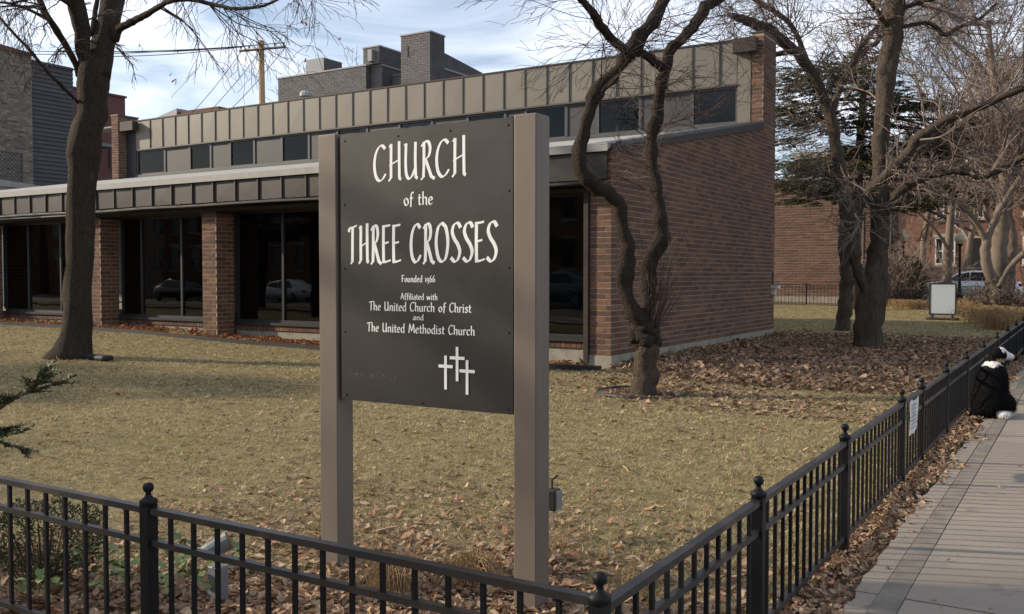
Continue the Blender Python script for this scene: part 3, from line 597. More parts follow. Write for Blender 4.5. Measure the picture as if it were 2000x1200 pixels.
def cr_(pts, n=7):                                         # smooth curve through points
    p = np.array(pts, float)
    if len(p) < 3: return p
    q = np.vstack([2*p[0]-p[1], p, 2*p[-1]-p[-2]]); out = []
    for i in range(1, len(q)-2):
        t = np.linspace(0, 1, n, endpoint=False)[:, None]
        out.append(0.5*(2*q[i]+(q[i+1]-q[i-1])*t+(2*q[i-1]-5*q[i]+4*q[i+1]-q[i+2])*t**2+(-q[i-1]+3*q[i]-3*q[i+1]+q[i+2])*t**3))
    return np.vstack(out+[p[-1:]])
GL = {  # glyph: (advance, pen strokes), cap height 1
 'C': (.50, [[(.47,.90),(.36,.99),(.22,.95),(.09,.75),(.04,.45),(.09,.15),(.22,.0),(.36,.03),(.49,.17)]]),
 'H': (.53, [[(.03,.93),(.11,1.0)], [(.11,1.0),(.10,.5),(.10,.06)], [(.10,.06),(.0,-.03)], [(.04,.41),(.48,.56)], [(.47,1.06),(.47,.5),(.48,.03)], [(.48,.03),(.54,.0)]]),
 'U': (.56, [[(.02,.95),(.09,.98)], [(.09,.98),(.07,.45),(.10,.12),(.20,.0),(.32,.07),(.45,.3)], [(.46,1.0),(.45,.5),(.47,.03)], [(.47,.03),(.53,.0)]]),
 'R': (.51, [[(.12,.98),(.11,.4),(.09,.02)], [(.09,.02),(-.02,-.05)], [(.0,.88),(.16,.99),(.32,.97),(.39,.80),(.33,.60),(.14,.49)], [(.17,.52),(.32,.25),(.44,.02)], [(.44,.02),(.58,-.04)]]),
 'T': (.45, [[(.0,.86),(.06,.95),(.24,.97),(.50,1.02)], [(.25,.97),(.23,.5),(.22,.02)], [(.22,.02),(.13,-.03)]]),
 'E': (.43, [[(.07,.98),(.06,.5),(.07,.01)], [(.02,.97),(.22,.98),(.42,1.0)], [(.07,.50),(.34,.54)], [(.02,.0),(.22,.01),(.45,.05)]]),
 'O': (.60, [[(.28,1.0),(.12,.88),(.04,.5),(.12,.12),(.28,.0),(.44,.12),(.52,.5),(.44,.88),(.28,1.0)], [(.36,.975),(.28,1.0),(.20,.975)]]),
 'S': (.47, [[(.41,.88),(.30,.99),(.14,.95),(.06,.78),(.14,.60),(.30,.43),(.38,.25),(.30,.06),(.16,.0),(.01,.09)]]),
 'F': (.46, [[(.1,1),(.1,.0)], [(.02,.98),(.44,1.0)], [(.1,.52),(.36,.55)]]),
 'A': (.58, [[(.02,.0),(.28,1.0)], [(.28,1.0),(.54,.0)], [(.12,.34),(.44,.38)]]),
 'M': (.72, [[(.04,.0),(.14,1.0)], [(.14,1.0),(.36,.2)], [(.36,.2),(.58,1.0)], [(.58,1.0),(.68,.0)]]),
 'a': (.42, [[(.06,.52),(.2,.58),(.32,.48),(.32,.05),(.38,.0)], [(.32,.34),(.14,.3),(.06,.16),(.12,.02),(.24,.03),(.32,.14)]]),
 'c': (.38, [[(.34,.50),(.22,.57),(.08,.44),(.06,.2),(.16,.01),(.35,.08)]]),
 'd': (.46, [[(.36,.50),(.2,.57),(.07,.4),(.07,.15),(.18,.0),(.36,.12)], [(.37,1.0),(.36,.06),(.42,.0)]]),
 'e': (.40, [[(.08,.30),(.33,.36),(.30,.52),(.2,.57),(.08,.44),(.06,.2),(.17,.0),(.36,.09)]]),
 'f': (.32, [[(.36,.95),(.26,1.0),(.17,.85),(.15,.4),(.12,-.12)], [(.04,.53),(.32,.56)]]),
 'h': (.46, [[(.09,1.0),(.09,.0)], [(.09,.42),(.24,.57),(.36,.46),(.36,.04),(.42,.0)]]),
 'i': (.22, [[(.04,.54),(.10,.56),(.10,.05),(.16,.0)], [(.10,.78),(.11,.84)]]),
 'l': (.22, [[(.10,1.0),(.10,.05),(.16,.0)]]),
 'm': (.68, [[(.09,.57),(.09,.0)], [(.09,.42),(.22,.57),(.33,.46),(.33,.0)], [(.33,.42),(.46,.57),(.57,.46),(.57,.03),(.63,.0)]]),
 'n': (.46, [[(.09,.57),(.09,.0)], [(.09,.42),(.24,.57),(.36,.46),(.36,.04),(.42,.0)]]),
 'o': (.44, [[(.22,.58),(.08,.46),(.06,.22),(.2,.0),(.36,.12),(.38,.36),(.22,.58)]]),
 'r': (.34, [[(.09,.57),(.09,.0)], [(.09,.42),(.2,.57),(.32,.52)]]),
 's': (.36, [[(.31,.50),(.18,.58),(.08,.46),(.2,.32),(.31,.16),(.2,.0),(.04,.07)]]),
 't': (.32, [[(.15,.80),(.13,.2),(.18,.02),(.3,.05)], [(.03,.53),(.30,.56)]]),
 'u': (.46, [[(.08,.56),(.08,.15),(.18,.0),(.34,.14)], [(.36,.56),(.36,.05),(.42,.0)]]),
 'w': (.62, [[(.04,.57),(.16,.0)], [(.16,.0),(.30,.50)], [(.30,.5),(.42,.0)], [(.42,.0),(.56,.57)]]),
 '1': (.24, [[(.05,.5),(.13,.58),(.13,.0)]]),
 '9': (.42, [[(.36,.42),(.22,.56),(.08,.42),(.12,.2),(.28,.18),(.36,.34),(.34,.0),(.18,-.25)]]),
 '6': (.42, [[(.36,.95),(.16,.75),(.06,.3),(.18,.0),(.36,.14),(.34,.4),(.16,.48),(.07,.3)]]),
 ' ': (.33, []),
}
def lettering(text, xl, xr, zb, cap, pen, nm='lettering', m=None, zr=None):
    tot = sum(GL[c][0] for c in text); k = (xr-xl)/tot; mb = MB(); x = xl; lay = 0
    for ch in text:
        adv, strokes = GL[ch]
        if ch in 'CHURTEOS' and text.isupper():            # fit each capital into its own space
            ax_ = [p[0] for st in strokes for p in st]; lo, hi = min(ax_), max(ax_); f_ = adv*(.95 if ch == 'R' else .86)/(hi-lo)
            strokes = [[((p[0]-lo)*f_+.04*adv, p[1]) for p in st] for st in strokes]
        for st in strokes:
            p = cr_(st)
            q = np.stack([x+(p[:, 0]*.90+.05*adv)*k, zb+p[:, 1]*cap], 1)
            t = np.gradient(q, axis=0); t /= np.linalg.norm(t, axis=1)[:, None]+1e-9
            ang = np.arctan2(t[:, 1], t[:, 0]); wd = pen*(0.34+0.66*np.abs(np.sin(ang-R(28))))/2
            nrm = np.stack([-t[:, 1], t[:, 0]], 1)*wd[:, None]
            q[0] -= t[0]*pen*.12; q[-1] += t[-1]*pen*.12
            y = YS+0.0112-0.00012*lay; lay = (lay+1) % 6
            a, b = q+nrm, q-nrm; n = len(q)
            V = np.concatenate([np.stack([e[:, 0], np.full(n, y), e[:, 1]], 1) for e in (a, b)])
            mb.add(V, [(i, i+1, n+i+1, n+i) for i in range(n-1)])
        x += adv*k
    return mb.build(nm, m or M['white'], sign)
def line(text, pl, pr, ytop, ybot, pen, ry=0):            # box of the words in the photograph's pixels at their left end
    a = at(pl, ybot, 1, YS+.011); b = at(pr, ybot, 1, YS+.011); t = at(pl, ytop, 1, YS+.011)
    lettering(text, a[0], b[0], a[2], t[2]-a[2], pen)
line('CHURCH', 729, 914, 286, 354, 0.0195)
line('of the', 788, 846, 377, 402, 0.0098)
line('THREE CROSSES', 680, 974, 443, 513, 0.021)
line('Founded 1966', 784, 850, 538, 551, 0.0056)
line('Affiliated with', 782, 855, 573, 585, 0.0056)
line('The United Church of Christ', 721, 921, 589, 606, 0.0074)
line('and', 806, 828, 614, 625, 0.0056)
line('The United Methodist Church', 717, 928, 630, 647, 0.0074)
for (vx, v0, v1), (h0, h1, hy) in (((870.5,695,761),(857,884.5,715)), ((893,678,745),(879,907.5,699)), ((912.5,704,771),(898,927.5,724.5))):
    tp, bt = at(vx, v0, 1, YS+.011), at(vx, v1, 1, YS+.011); l, r = at(h0, hy, 1, YS+.011), at(h1, hy, 1, YS+.011)
    w = 0.0080; y0, y1 = YS+.0085, YS+.0116
    mb = MB(); mb.prism([(tp[0]-w, bt[2]), (tp[0]+w, bt[2]), (tp[0]+w, l[2]-w), (r[0], l[2]-w), (r[0], l[2]+w), (tp[0]+w, l[2]+w), (tp[0]+w, tp[2]), (tp[0]-w, tp[2]), (tp[0]-w, l[2]+w), (l[0], l[2]+w), (l[0], l[2]-w), (tp[0]-w, l[2]-w)], 1, y0, y1)
    mb.build('cross', M['white'], sign)
mb = MB()                                                  # scuffed remains of old lettering, lower left
for k in range(26):
    x, z = -3.56+0.33*random.random()**1.2, 1.075+0.02*random.random()
    mb.poly([(x, YS+.0114, z), (x+.012*random.random()+.002, YS+.0114, z+.004), (x+.004, YS+.0114, z+.012*random.random()+.003)])
mb.build('scuff_mark', M['scuff'], sign, kind='stuff')

# ================================================================== IRON FENCES
def fence(name, label, axis, const, posts, spacing, top=0.675, low=0.045, zf=lambda u: 0.0, group='low black iron fences round the lawn', name_last_open=False):
    def pt(u, z): return (u, const, z) if axis == 0 else (const, u, z)
    o = pt(posts[0], 0); root = thing(name, label, 'fence', (o[0], o[1], 0), group)
    def bx(u0, u1, hw, z0, z1, nm, m):
        a, b = pt(u0, z0), pt(u1, z1); lo = [min(a[i], b[i]) for i in range(3)]; hi = [max(a[i], b[i]) for i in range(3)]
        i = 1-axis; lo[i] -= hw; hi[i] += hw
        return MB().box(lo, hi).build(nm, m, root)
    pk = MB().box((-.008, -.008, 0), (.008, .008, 1)).mesh('picket', M['iron'])
    pm = MB().box((-.026, -.026, -.2), (.026, .026, top+.012)).mesh('post', M['iron'])
    cm = MB().lathe((0, 0, 0), [(.030, 0), (.037, .012), (.037, .026), (.022, .034), (.013, .044), (.011, .056), (.020, .064), (.024, .078), (.018, .094), (.0, .100)], 10).mesh('finial', M['iron'], True)
    for u in (posts[:-1] if name_last_open else posts):
        p = pt(u, zf(u)); po = inst('post', pm, Matrix.Translation(p), root)
        f = bpy.data.objects.new('finial', cm); C.objects.link(f); f.parent = po; f.location = (0, 0, top+.004); f.rotation_euler = (0, 0, math.pi/4)
    for a, b in zip(posts[:-1], posts[1:]):
        s_, e = a+.03, b-.03; z = zf((a+b)/2)
        bx(s_, e, .019, z+top-.026, z+top, 'top_rail', M['iron_rail'])
        bx(s_, e, .014, z+top-.160, z+top-.135, 'rail', M['iron_rail'])
        bx(s_, e, .014, z+low, z+low+.025, 'bottom_rail', M['iron_rail'])
        n = max(1, int(round((b-a)/spacing)))
        for k in range(1, n):
            inst('picket', pk, Matrix.Translation(pt(a+(b-a)*k/n, z+low-.02)) @ Matrix.Diagonal((1, 1, top-.026-low+.02, 1)), root)
    return root
fence('iron_fence', 'black iron picket fence running along the bottom edge in front of the sign', 0, 2.53, [-6.9, -5.13, -3.364, -1.25], 0.142, name_last_open=True)
sp = [2.53, 4.127, 5.86, 7.877, 8.883, 10.548, 12.391, 14.494, 16.694, 18.993, 21.2, 23.4, 25.6, 27.8, 30.0, 32.2]
fence('iron_fence', 'long black iron picket fence along the edge of the sidewalk beside the dog', 1, -1.25, sp, 0.135, top=0.65, zf=lambda u: float(g(-1.25, u)))
fence('iron_fence', 'distant black iron fence at the back of the lawn below the far brick wall', 0, 42.5, [-16.5+1.9*k for k in range(8)], 0.16, top=0.95, zf=lambda u: float(g(u, 42.5))-0.05)

# ================================================================== TREES
def nrm(v): return v/(np.linalg.norm(v)+1e-12)
def rot(v, ax, a):
    ax = nrm(ax); return v*math.cos(a)+np.cross(ax, v)*math.sin(a)+ax*(ax@v)*(1-math.cos(a))
def grow(mb, p, d, L, r, lev, o, mi=0):
    n = 5 if lev else 4; path = [p]; step = L/n
    for i in range(n):
        d = nrm(d+rng.normal(0, o['wob'], 3)+np.array((0, 0, o['up'][lev]))); path.append(path[-1]+d*step)
    path = np.array(path)
    mb.tube(path, np.linspace(r, max(r*0.45, o['rmin']), n+1), 4 if r > 0.012 else 3, mi)
    if lev == 0: return
    k = o['kids'][lev]
    for j in range(k):
        t = rng.uniform(0.15, 1.0); i = min(int(t*n), n-1); q = path[i]+(path[i+1]-path[i])*(t*n-i)
        dd = nrm(path[i+1]-path[i]); a = nrm(np.cross(dd, rng.normal(0, 1, 3)))
        cd = rot(dd, a, rng.uniform(*o['ang']))
        grow(mb, q, cd, L*rng.uniform(*o['len'])*(1.1-0.45*t), max(r*(0.62-0.2*t), o['rmin']), lev-1, o, mi)
def limb_path(pts, w, k=6):
    q = np.array([[*P(x, y, w+dw), r*(w+dw)/FPX] for x, y, r, dw in pts]); return cr_(q, k)
class Tree:
    def __init__(self, name, label, base, bark, twig, group=None):
        self.root = thing(name, label, 'tree', base, group); self.tr = MB(); self.cr = MB(); self.bark = bark; self.twig = twig
    def limb(self, pts, w, n=9, knots=0.0, jit=0.05, mi=0):
        q = limb_path(pts, w, 8); cl = np.concatenate([[0], np.cumsum(np.linalg.norm(np.diff(q[:, :3], axis=0), axis=1))])
        m = int(np.clip(cl[-1]/(0.75*q[:, 3].mean()+.03), 12, 80)); tt = np.linspace(0, cl[-1], m)   # even rings along the limb
        q = np.stack([np.interp(tt, cl, q[:, k]) for k in range(4)], 1); p, r = q[:, :3], q[:, 3].copy()
        r *= 1+knots*rng.normal(0, 1, len(r)); p = p+rng.normal(0, 1, p.shape)*(r*np.minimum(knots, .045)*2.4)[:, None]*np.minimum(1, np.arange(len(r))/2)[:, None]; self.tr.tube(p, r, n, mi, True, jit); return p, r
    def sprout(self, path, count, L, lev, o, rr=0.35, tmin=0.1, face=None):
        p, r = path; n = len(p)
        for _ in range(count):
            i = min(int(rng.uniform(tmin, 1)*(n-1)), n-2); d = nrm(p[i+1]-p[i]); a = nrm(np.cross(d, rng.normal(0, 1, 3)))
            cd = rot(d, a, rng.uniform(0.6, 1.35))
            if face is not None: cd = nrm(cd+np.array(face)*rng.uniform(0, 1))
            grow(self.cr, p[i], cd, L*rng.uniform(.5, 1.2), max(min(r[i]*rr, 0.02), o['rmin']), lev, o)
    def done(self):
        self.tr.build('trunk', self.bark, self.root, smooth=True)
        self.cr.build('crown', self.twig, self.root); return self.root
def opt(up, kids, rmin=0.003, wob=0.14, ang=(0.45, 1.0), ln=(0.4, 0.75)): return dict(up=up, kids=kids, rmin=rmin, wob=wob, ang=ang, len=ln)

# -- the big smooth tree on the left
pb = gp(140, 700); wL = float((pb-O)@fw)
T = Tree('broad_tree', 'large smooth grey-barked bare tree at the left with drooping twigs over the lawn', pb, M['bark'], M['twig'])
tr = T.limb([(137,712,54,0),(141,698,42,0),(147,672,31,0),(151,630,28,0),(153,560,26.5,0),(156,480,26,0),(158,400,26.5,0),(161,335,27,0),(165,300,31,0),(167,282,31.5,0),(170,262,31,0),(175,240,28,0),(179,224,30,0),(180,208,29,0),(180,192,27,0),(181,172,28,0),(184,140,30,0),(186,115,29,0)], wL, 16, 0.015)
l1 = T.limb([(178,160,18,0),(170,125,15,-.1),(163,98,14,-.2),(160,62,15,-.3),(153,25,17,-.4),(147,0,15,-.5),(134,-60,13,-.8),(120,-150,9,-1.2)], wL, 10, .02)
l2 = T.limb([(190,150,24,0),(199,100,24,.1),(210,62,22,.2),(216,25,21,.3),(221,0,20,.4),(232,-60,17,.6),(250,-150,12,1)], wL, 12, .02)
l3 = T.limb([(180,70,6,.0),(184,40,5.5,.1),(188,10,5,.3),(200,-50,4,.6)], wL, 6)
l4 = T.limb([(156,148,9,0),(150,130,6.5,-.1),(135,100,6.5,-.2),(112,62,7,-.5),(92,32,6,-.8),(77,0,6,-1.1),(58,-50,5,-1.5)], wL, 7)
l5 = T.limb([(98,40,4,-.7),(62,22,3,-1),(35,12,2.6,-1.3),(0,5,2.2,-1.6),(-60,10,1.6,-2)], wL, 5)
l6 = T.limb([(160,208,5,0),(147,195,3.2,-.2),(117,165,3.6,-.5),(92,140,3.4,-.8),(57,97,3.2,-1.1),(17,55,2.8,-1.5),(-20,10,2.4,-1.9)], wL, 6, .08)
l7 = T.limb([(222,78,11,.1),(235,55,8,0),(270,37,7,-.4),(300,20,6,-.7),(330,3,5,-1),(370,-1,4.5,-1.3),(420,10,4,-1.6),(460,17,3.5,-1.9),(513,12,3,-2.2),(560,-8,2.4,-2.5),(640,-30,1.6,-2.9)], wL, 7, .03)
l8 = T.limb([(150,20,8,-.4),(128,2,5,-.7),(100,-6,4,-1.),(60,-2,3,-1.5),(20,8,2.2,-1.9)], wL, 5)
l9 = T.limb([(225,-10,8,.3),(270,-45,5,-.3),(340,-60,4,-.9),(420,-55,3.2,-1.5),(520,-40,2.6,-2.1),(650,-30,1.8,-2.8)], wL, 5)
oD = opt((-.16, -.13, -.03), (0, 3, 4), 0.0036, 0.17, (.35, .9), (.35, .8))
for b, c, L in ((l7, 22, 1.5), (l9, 14, 1.6), (l5, 10, .9), (l4, 11, 1.0), (l6, 7, .8), (l8, 13, 1.1), (l1, 6, 1.2), (l2, 6, 1.3)):
    T.sprout(b, c, L, 2, oD, tmin=.25, face=(0, 0, -.5))
treeL = T.done()
# a few dry leaves still hanging
lv = []
for px, py in ((276,88),(343,96),(335,140),(345,152),(592,40),(594,36),(664,72),(598,112),(344,42)):
    lv.append(P(px, py, wL-1.2+random.uniform(-.5, .5)))
mb = MB()
for p in lv:
    for k in range(2):
        a = rng.normal(0, .02, 3); b = rng.normal(0, .022, 3); a[2] -= .045; c = p+rng.normal(0, .015, 3)
        mb.add([c, c+a+[.015, 0, 0], c+a*1.9, c+a+b*.8], [(0,1,2),(0,2,3)])
mb.build('dry_leaf', M['leaf_orange'], treeL, kind='stuff')

# -- the small knotted tree in the middle of the lawn
pb = gp(1256, 772); wM = float((pb-O)@fw)
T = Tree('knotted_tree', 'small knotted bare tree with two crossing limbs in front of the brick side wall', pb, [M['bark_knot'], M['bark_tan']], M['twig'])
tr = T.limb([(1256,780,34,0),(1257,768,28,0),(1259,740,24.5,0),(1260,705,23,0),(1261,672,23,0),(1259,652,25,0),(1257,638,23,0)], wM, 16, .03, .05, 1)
a1 = T.limb([(1256,650,19,0),(1243,615,17,-.05),(1226,585,14.5,-.1),(1220,548,14.5,-.1),(1222,520,16,-.1),(1226,492,17,-.1),(1221,465,14,-.1),(1217,437,14,-.15),(1212,412,14,-.15),(1203,394,15,-.2),(1175,369,15,-.3),(1146,348,15.5,-.35),(1131,323,15,-.4),(1133,285,13.5,-.4),(1142,249,12,-.4),(1152,212,12,-.35),(1165,181,13,-.3),(1193,152,13,-.3),(1222,113,14,-.2),(1243,84,15,-.2),(1264,55,13.5,-.1),(1281,30,12,0),(1299,-2,11,.1),(1322,-55,9,.3),(1350,-120,6,.6)], wM, 12, .07, .13)
a2 = T.limb([(1256,648,18,0),(1264,600,15,.05),(1267,558,14.5,.1),(1267,525,15.5,.1),(1277,500,15,.1),(1290,476,15,.1),(1294,455,16,.1),(1291,430,14,.1),(1285,392,11.5,.15),(1278,345,11.5,.2),(1273,305,11,.2),(1273,268,11.5,.2),(1281,235,11,.2),(1288,198,10.5,.2),(1294,150,11.5,.2),(1302,116,11,.2),(1312,94,9.5,.2),(1341,67,11,.2),(1363,40,10,.25),(1381,14,10,.3),(1408,-4,8,.4),(1440,-40,6,.6)], wM, 12, .07, .13)
a3 = T.limb([(1236,112,12,-.2),(1222,99,8.5,-.3),(1193,76,9,-.5),(1171,48,10,-.7),(1151,17,8,-.9),(1132,-4,7,-1),(1095,-45,5,-1.3)], wM, 7, .03)
a4 = T.limb([(1240,103,9,-.2),(1256,105,8,-.1),(1272,117,8,.05),(1293,134,9,.2)], wM, 7, .03)
for x0, y0, x1, y1, r in ((1250,668,1238,655,13), (1268,676,1281,664,14), (1262,662,1258,640,24), (1256,660,1250,636,21), (1266,664,1264,636,19), (1273,672,1277,650,12), (1247,676,1243,660,10)):
    T.limb([(x0-(x1-x0)*.6, y0+14, r*.7, -.03), (x0, y0, r, -.03), (x1, y1, r*.9, -.03), (x1+(x1-x0)*.3, y1-9, r*.4, -.03)], wM, 10, .04, .10)
oM = opt((-.06, .0, .04), (0, 3, 4), 0.0026, 0.15, (.3, .8), (.4, .85))
for b, c, L, t in ((a1, 34, 1.3, .5), (a2, 36, 1.3, .35), (a3, 24, 1.35, .1), (a4, 3, .8, .2)): T.sprout(b, c, L, 2, oM, tmin=t, rr=.10)
for _ in range(46):                                        # thin water shoots above the fork
    p = P(1275+rng.uniform(-14, 14), 668-rng.uniform(0, 50), wM+rng.uniform(-.1, .1))
    grow(T.cr, p, nrm(np.array((0.42*rng.uniform(.1, 1.2), .2*rng.normal(), 1.0))), rng.uniform(.4, 1.15), .004, 1, opt((0, .05, 0), (0, 3, 0), .0025, .08, (.2, .5)))
T.done()

# -- two right hand trees standing in the leaf bed
pb = gp(1695, 684); wR = float((pb-O)@fw)
T = Tree('forked_tree', 'thick forked bare tree standing in the brown leaves left of the dog', pb, M['bark_rough'], M['twig_pale'])
tr = T.limb([(1695,694,36,0),(1696,682,29,0),(1698,655,25.5,0),(1700,610,25,0),(1702,580,27,0),(1709,550,23,0),(1715,510,19,0),(1719,440,18,0),(1717,370,17,0),(1719,317,16,0),(1718,283,15.5,0),(1724,226,16,0),(1730,170,17.5,0),(1737,113,18.5,0),(1743,57,19,0),(1748,0,19,0),(1755,-60,17,0),(1765,-150,12,0)], wR, 18, .03, .10)
b1 = T.limb([(1700,590,16,0),(1688,560,11,-.1),(1674,524,10.5,-.2),(1668,480,13,-.3),(1668,440,14,-.3),(1680,398,10,-.4),(1710,363,10,-.5),(1742,331,10,-.7),(1777,293,9.5,-.9),(1792,272,9.5,-1),(1833,245,9,-1.2),(1883,220,9,-1.4),(1933,200,8,-1.6),(2000,170,7,-1.9),(2070,135,6,-2.2)], wR, 9, .04, .07)
b2 = T.limb([(1722,430,13,0),(1735,401,12,-.1),(1756,376,11,-.2),(1783,357,9.5,-.3),(1820,343,8.5,-.4),(1860,333,8.5,-.6),(1887,334,8,-.7),(1910,345,8,-.8),(1940,337,7,-.9),(1977,317,6.5,-1),(2010,302,6,-1.2),(2070,280,5,-1.5)], wR, 9, .04, .07)
b3 = T.limb([(1745,58,7,0),(1767,52,4.5,0),(1810,45,4.2,.2),(1830,56,4.2,.3),(1847,68,4.5,.4),(1873,53,4,.6),(1913,37,3.5,.8),(1947,7,3,1)], wR, 6)
b4 = T.limb([(1750,20,7,0),(1768,14,4.5,-.1),(1810,2,4,-.3),(1860,-12,3.5,-.5)], wR, 6)
b5 = T.limb([(1742,70,6,0),(1718,30,5,-.2),(1700,5,4.5,-.4),(1670,-30,4,-.7)], wR, 6)
b6 = T.limb([(1740,-40,10,0),(1800,-90,7,.5),(1900,-120,5,1.2),(2000,-110,4,2)], wR, 6)
oR = opt((-.02, .0, .03), (0, 4, 5), 0.0034, 0.17)
for b, c, L in ((b1, 40, 1.5), (b2, 22, 1.3), (b3, 24, 1.4), (b4, 16, 1.4), (b5, 18, 1.4), (b6, 40, 2.0)): T.sprout(b, c, L, 2, oR, tmin=.2)
T.sprout(tr, 14, 1.5, 2, oR, tmin=.6)
T.done()
pb = gp(1645, 645); wS = float((pb-O)@fw)
T = Tree('broken_tree', 'slim dark bare tree with a snapped limb leaning over the church pier', pb, M['bark_rough'], M['twig_pale'])
tr = T.limb([(1644,655,20,0),(1646,640,14.5,0),(1652,585,14,0),(1655,510,15,0),(1656,457,16,0),(1653,415,13.5,0),(1647,370,13,0),(1639,318,11.5,0),(1630,270,11,0),(1624,235,10.5,0),(1612,198,9.5,0),(1595,158,9.5,-.1),(1574,124,10,-.2),(1550,97,10.5,-.3),(1525,77,12,-.4),(1493,56,11,-.5),(1457,40,9,-.6),(1436,33,7,-.7),(1420,27,3,-.7)], wS, 11, .04, .08)
c1 = T.limb([(1553,100,8,-.3),(1530,104,5.5,-.4),(1505,109,5,-.5),(1474,118,4.5,-.7)], wS, 6)
c2 = T.limb([(1574,118,7,-.2),(1567,95,5,-.2),(1553,62,5,-.2),(1533,37,5,-.2),(1505,18,5,-.2),(1477,2,4.5,-.2),(1440,-30,4,-.2)], wS, 6)
c3 = T.limb([(1622,232,9,0),(1628,208,7.5,.1),(1641,170,7,.2),(1660,136,7,.3),(1680,93,6,.4),(1714,54,5,.6),(1763,20,4,.9),(1830,-12,3,1.3)], wS, 7)
c4 = T.limb([(1664,128,6,.3),(1690,98,5,.4),(1714,82,4.5,.5),(1719,50,4,.6),(1726,10,3.5,.7)], wS, 6)
for b, c, L in ((c1, 8, 1.2), (c2, 34, 1.7), (c3, 40, 1.7), (c4, 20, 1.5)): T.sprout(b, c, L, 2, oR, tmin=.15)
T.sprout(tr, 34, 1.6, 2, oR, tmin=.55)
oB = opt((-.06, -.03, 0), (0, 4, 4), 0.0045, 0.14)
for _ in range(34):                                        # pale low twigs reaching in front of the brick wall
    p = P(1640+rng.uniform(-8, 8), rng.uniform(250, 380), wS)
    grow(T.cr, p, nrm(np.array((-1.0, -.5+.4*rng.normal(), .28+.3*rng.normal()))), rng.uniform(1.0, 2.2), .010, 2, oB)
T.done()

# -- multi-stemmed pale tree far right
wF = 31.5; pb = gp(1948, 612); wF = float((P(1948, 600, 1)-O)@fw)*0+32.0; pb = P(1948, 606, wF)
T = Tree('pale_tree', 'pale multi-stemmed bare tree at the right edge behind the dry grasses', pb, M['bark_pale'], M['twig_pale'])
d0 = T.limb([(1945,625,13,0),(1946,590,11,0),(1945,560,11.5,0),(1931,532,10.5,-.1),(1924,495,10.5,-.1),(1927,470,8.5,-.1),(1936,449,7,-.1),(1950,416,7,-.1),(1966,388,6,-.1),(1990,352,5,-.1),(2030,300,4,0)], wF, 9, .03)
d1 = T.limb([(1927,475,7,-.1),(1913,444,5.5,-.2),(1893,418,4.5,-.3),(1878,405,4,-.4),(1850,380,3,-.6)], wF, 7)
d2 = T.limb([(1955,625,18,.4),(1953,549,16,.4),(1950,493,17,.4),(1955,447,15,.4),(1958,410,12,.4),(1962,340,10,.5),(1955,250,8,.6),(1940,150,6,.8),(1930,40,4,1)], wF, 10, .03)
d3 = T.limb([(1966,620,14,.8),(1969,540,12,.8),(1976,493,12,.8),(1974,447,10,.8),(1968,408,8,.8),(1980,320,7,.9),(2000,220,5.5,1),(2010,100,4,1.2)], wF, 9, .03)
d4 = T.limb([(1950,560,7,-.2),(1962,538,6,-.3),(1977,517,6,-.4),(2000,496,6,-.5),(2040,470,5,-.7)], wF, 7)
oP = opt((0, .02, .04), (0, 6, 6), 0.006, 0.16)
for b, c, L, t in ((d0, 26, 1.8, .5), (d1, 12, 1.2, .3), (d2, 44, 2.4, .45), (d3, 36, 2.2, .45), (d4, 6, 1.2, .5)): T.sprout(b, c, L, 2, oP, tmin=t)
T.done()

# -- bare trees further off
def bare_tree(label, px, y, h, group, thick=0.22, lean=0.0, name='bare_tree', seedlimbs=12, kids=(0, 6, 6, 5), twig=None, crown0=0.3):
    x = float(at(px, 538, 1, y)[0]); b = np.array((x, y, float(g(x, y))-0.05)); w = float((b-O)@fw)
    T = Tree(name, label, b, M['bark_pale'], twig or M['twig_pale'], group)
    n = 8; path = [b]; d = np.array((lean, 0, 1.0))
    for i in range(n): d = nrm(d+rng.normal(0, .06, 3)*[1, 1, .3]); path.append(path[-1]+d*h*0.72/n)
    path = np.array(path); rad = np.linspace(thick, thick*.3, n+1); T.tr.tube(path, rad, 8)
    o = opt((.01, .03, .06, .08), kids, 0.00020*w, 0.15, (.4, .95), (.45, .8))
    for k in range(seedlimbs):
        t = rng.uniform(crown0, 1.0); i = min(int(t*n), n-1); a = rng.uniform(0, 6.28)
        grow(T.cr, path[i], nrm(np.array((math.cos(a), math.sin(a), rng.uniform(.35, 1.1)))), h*rng.uniform(.25, .45), rad[i]*.45, 3, o)
    return T.done()
G = 'bare trees in the background at the right'
bare_tree('tall bare tree just right of the thick forked trunk, far back beyond the white car', 1800, 60, 17, G)
bare_tree('bare tree with a fine grey crown above the row house door', 1885, 64, 18, G)
bare_tree('bare tree behind the pale multi-stemmed tree at the right edge', 1975, 47, 15, G, lean=-.06)
bare_tree('bare tree partly out of the picture at the upper right corner', 2050, 40, 14, G, lean=-.12, seedlimbs=10)
bare_tree('bare tree above the white display board, beyond the back fence', 1850, 46, 13, G, seedlimbs=8)
bare_tree('distant bare tree top showing over the church roof left of the knotted tree', 1085, 75, 20.5, None, twig=M['twig_pale'], seedlimbs=6)
bare_tree('tiny bare tree top over the grey brick building beside the metal box', 686, 95, 28.5, None, seedlimbs=6, kids=(0, 3, 4, 4), crown0=.7)
bare_tree('tiny bare tree top at the left end of the grey brick building', 578, 95, 27.0, None, seedlimbs=6, kids=(0, 3, 4, 4), crown0=.7)

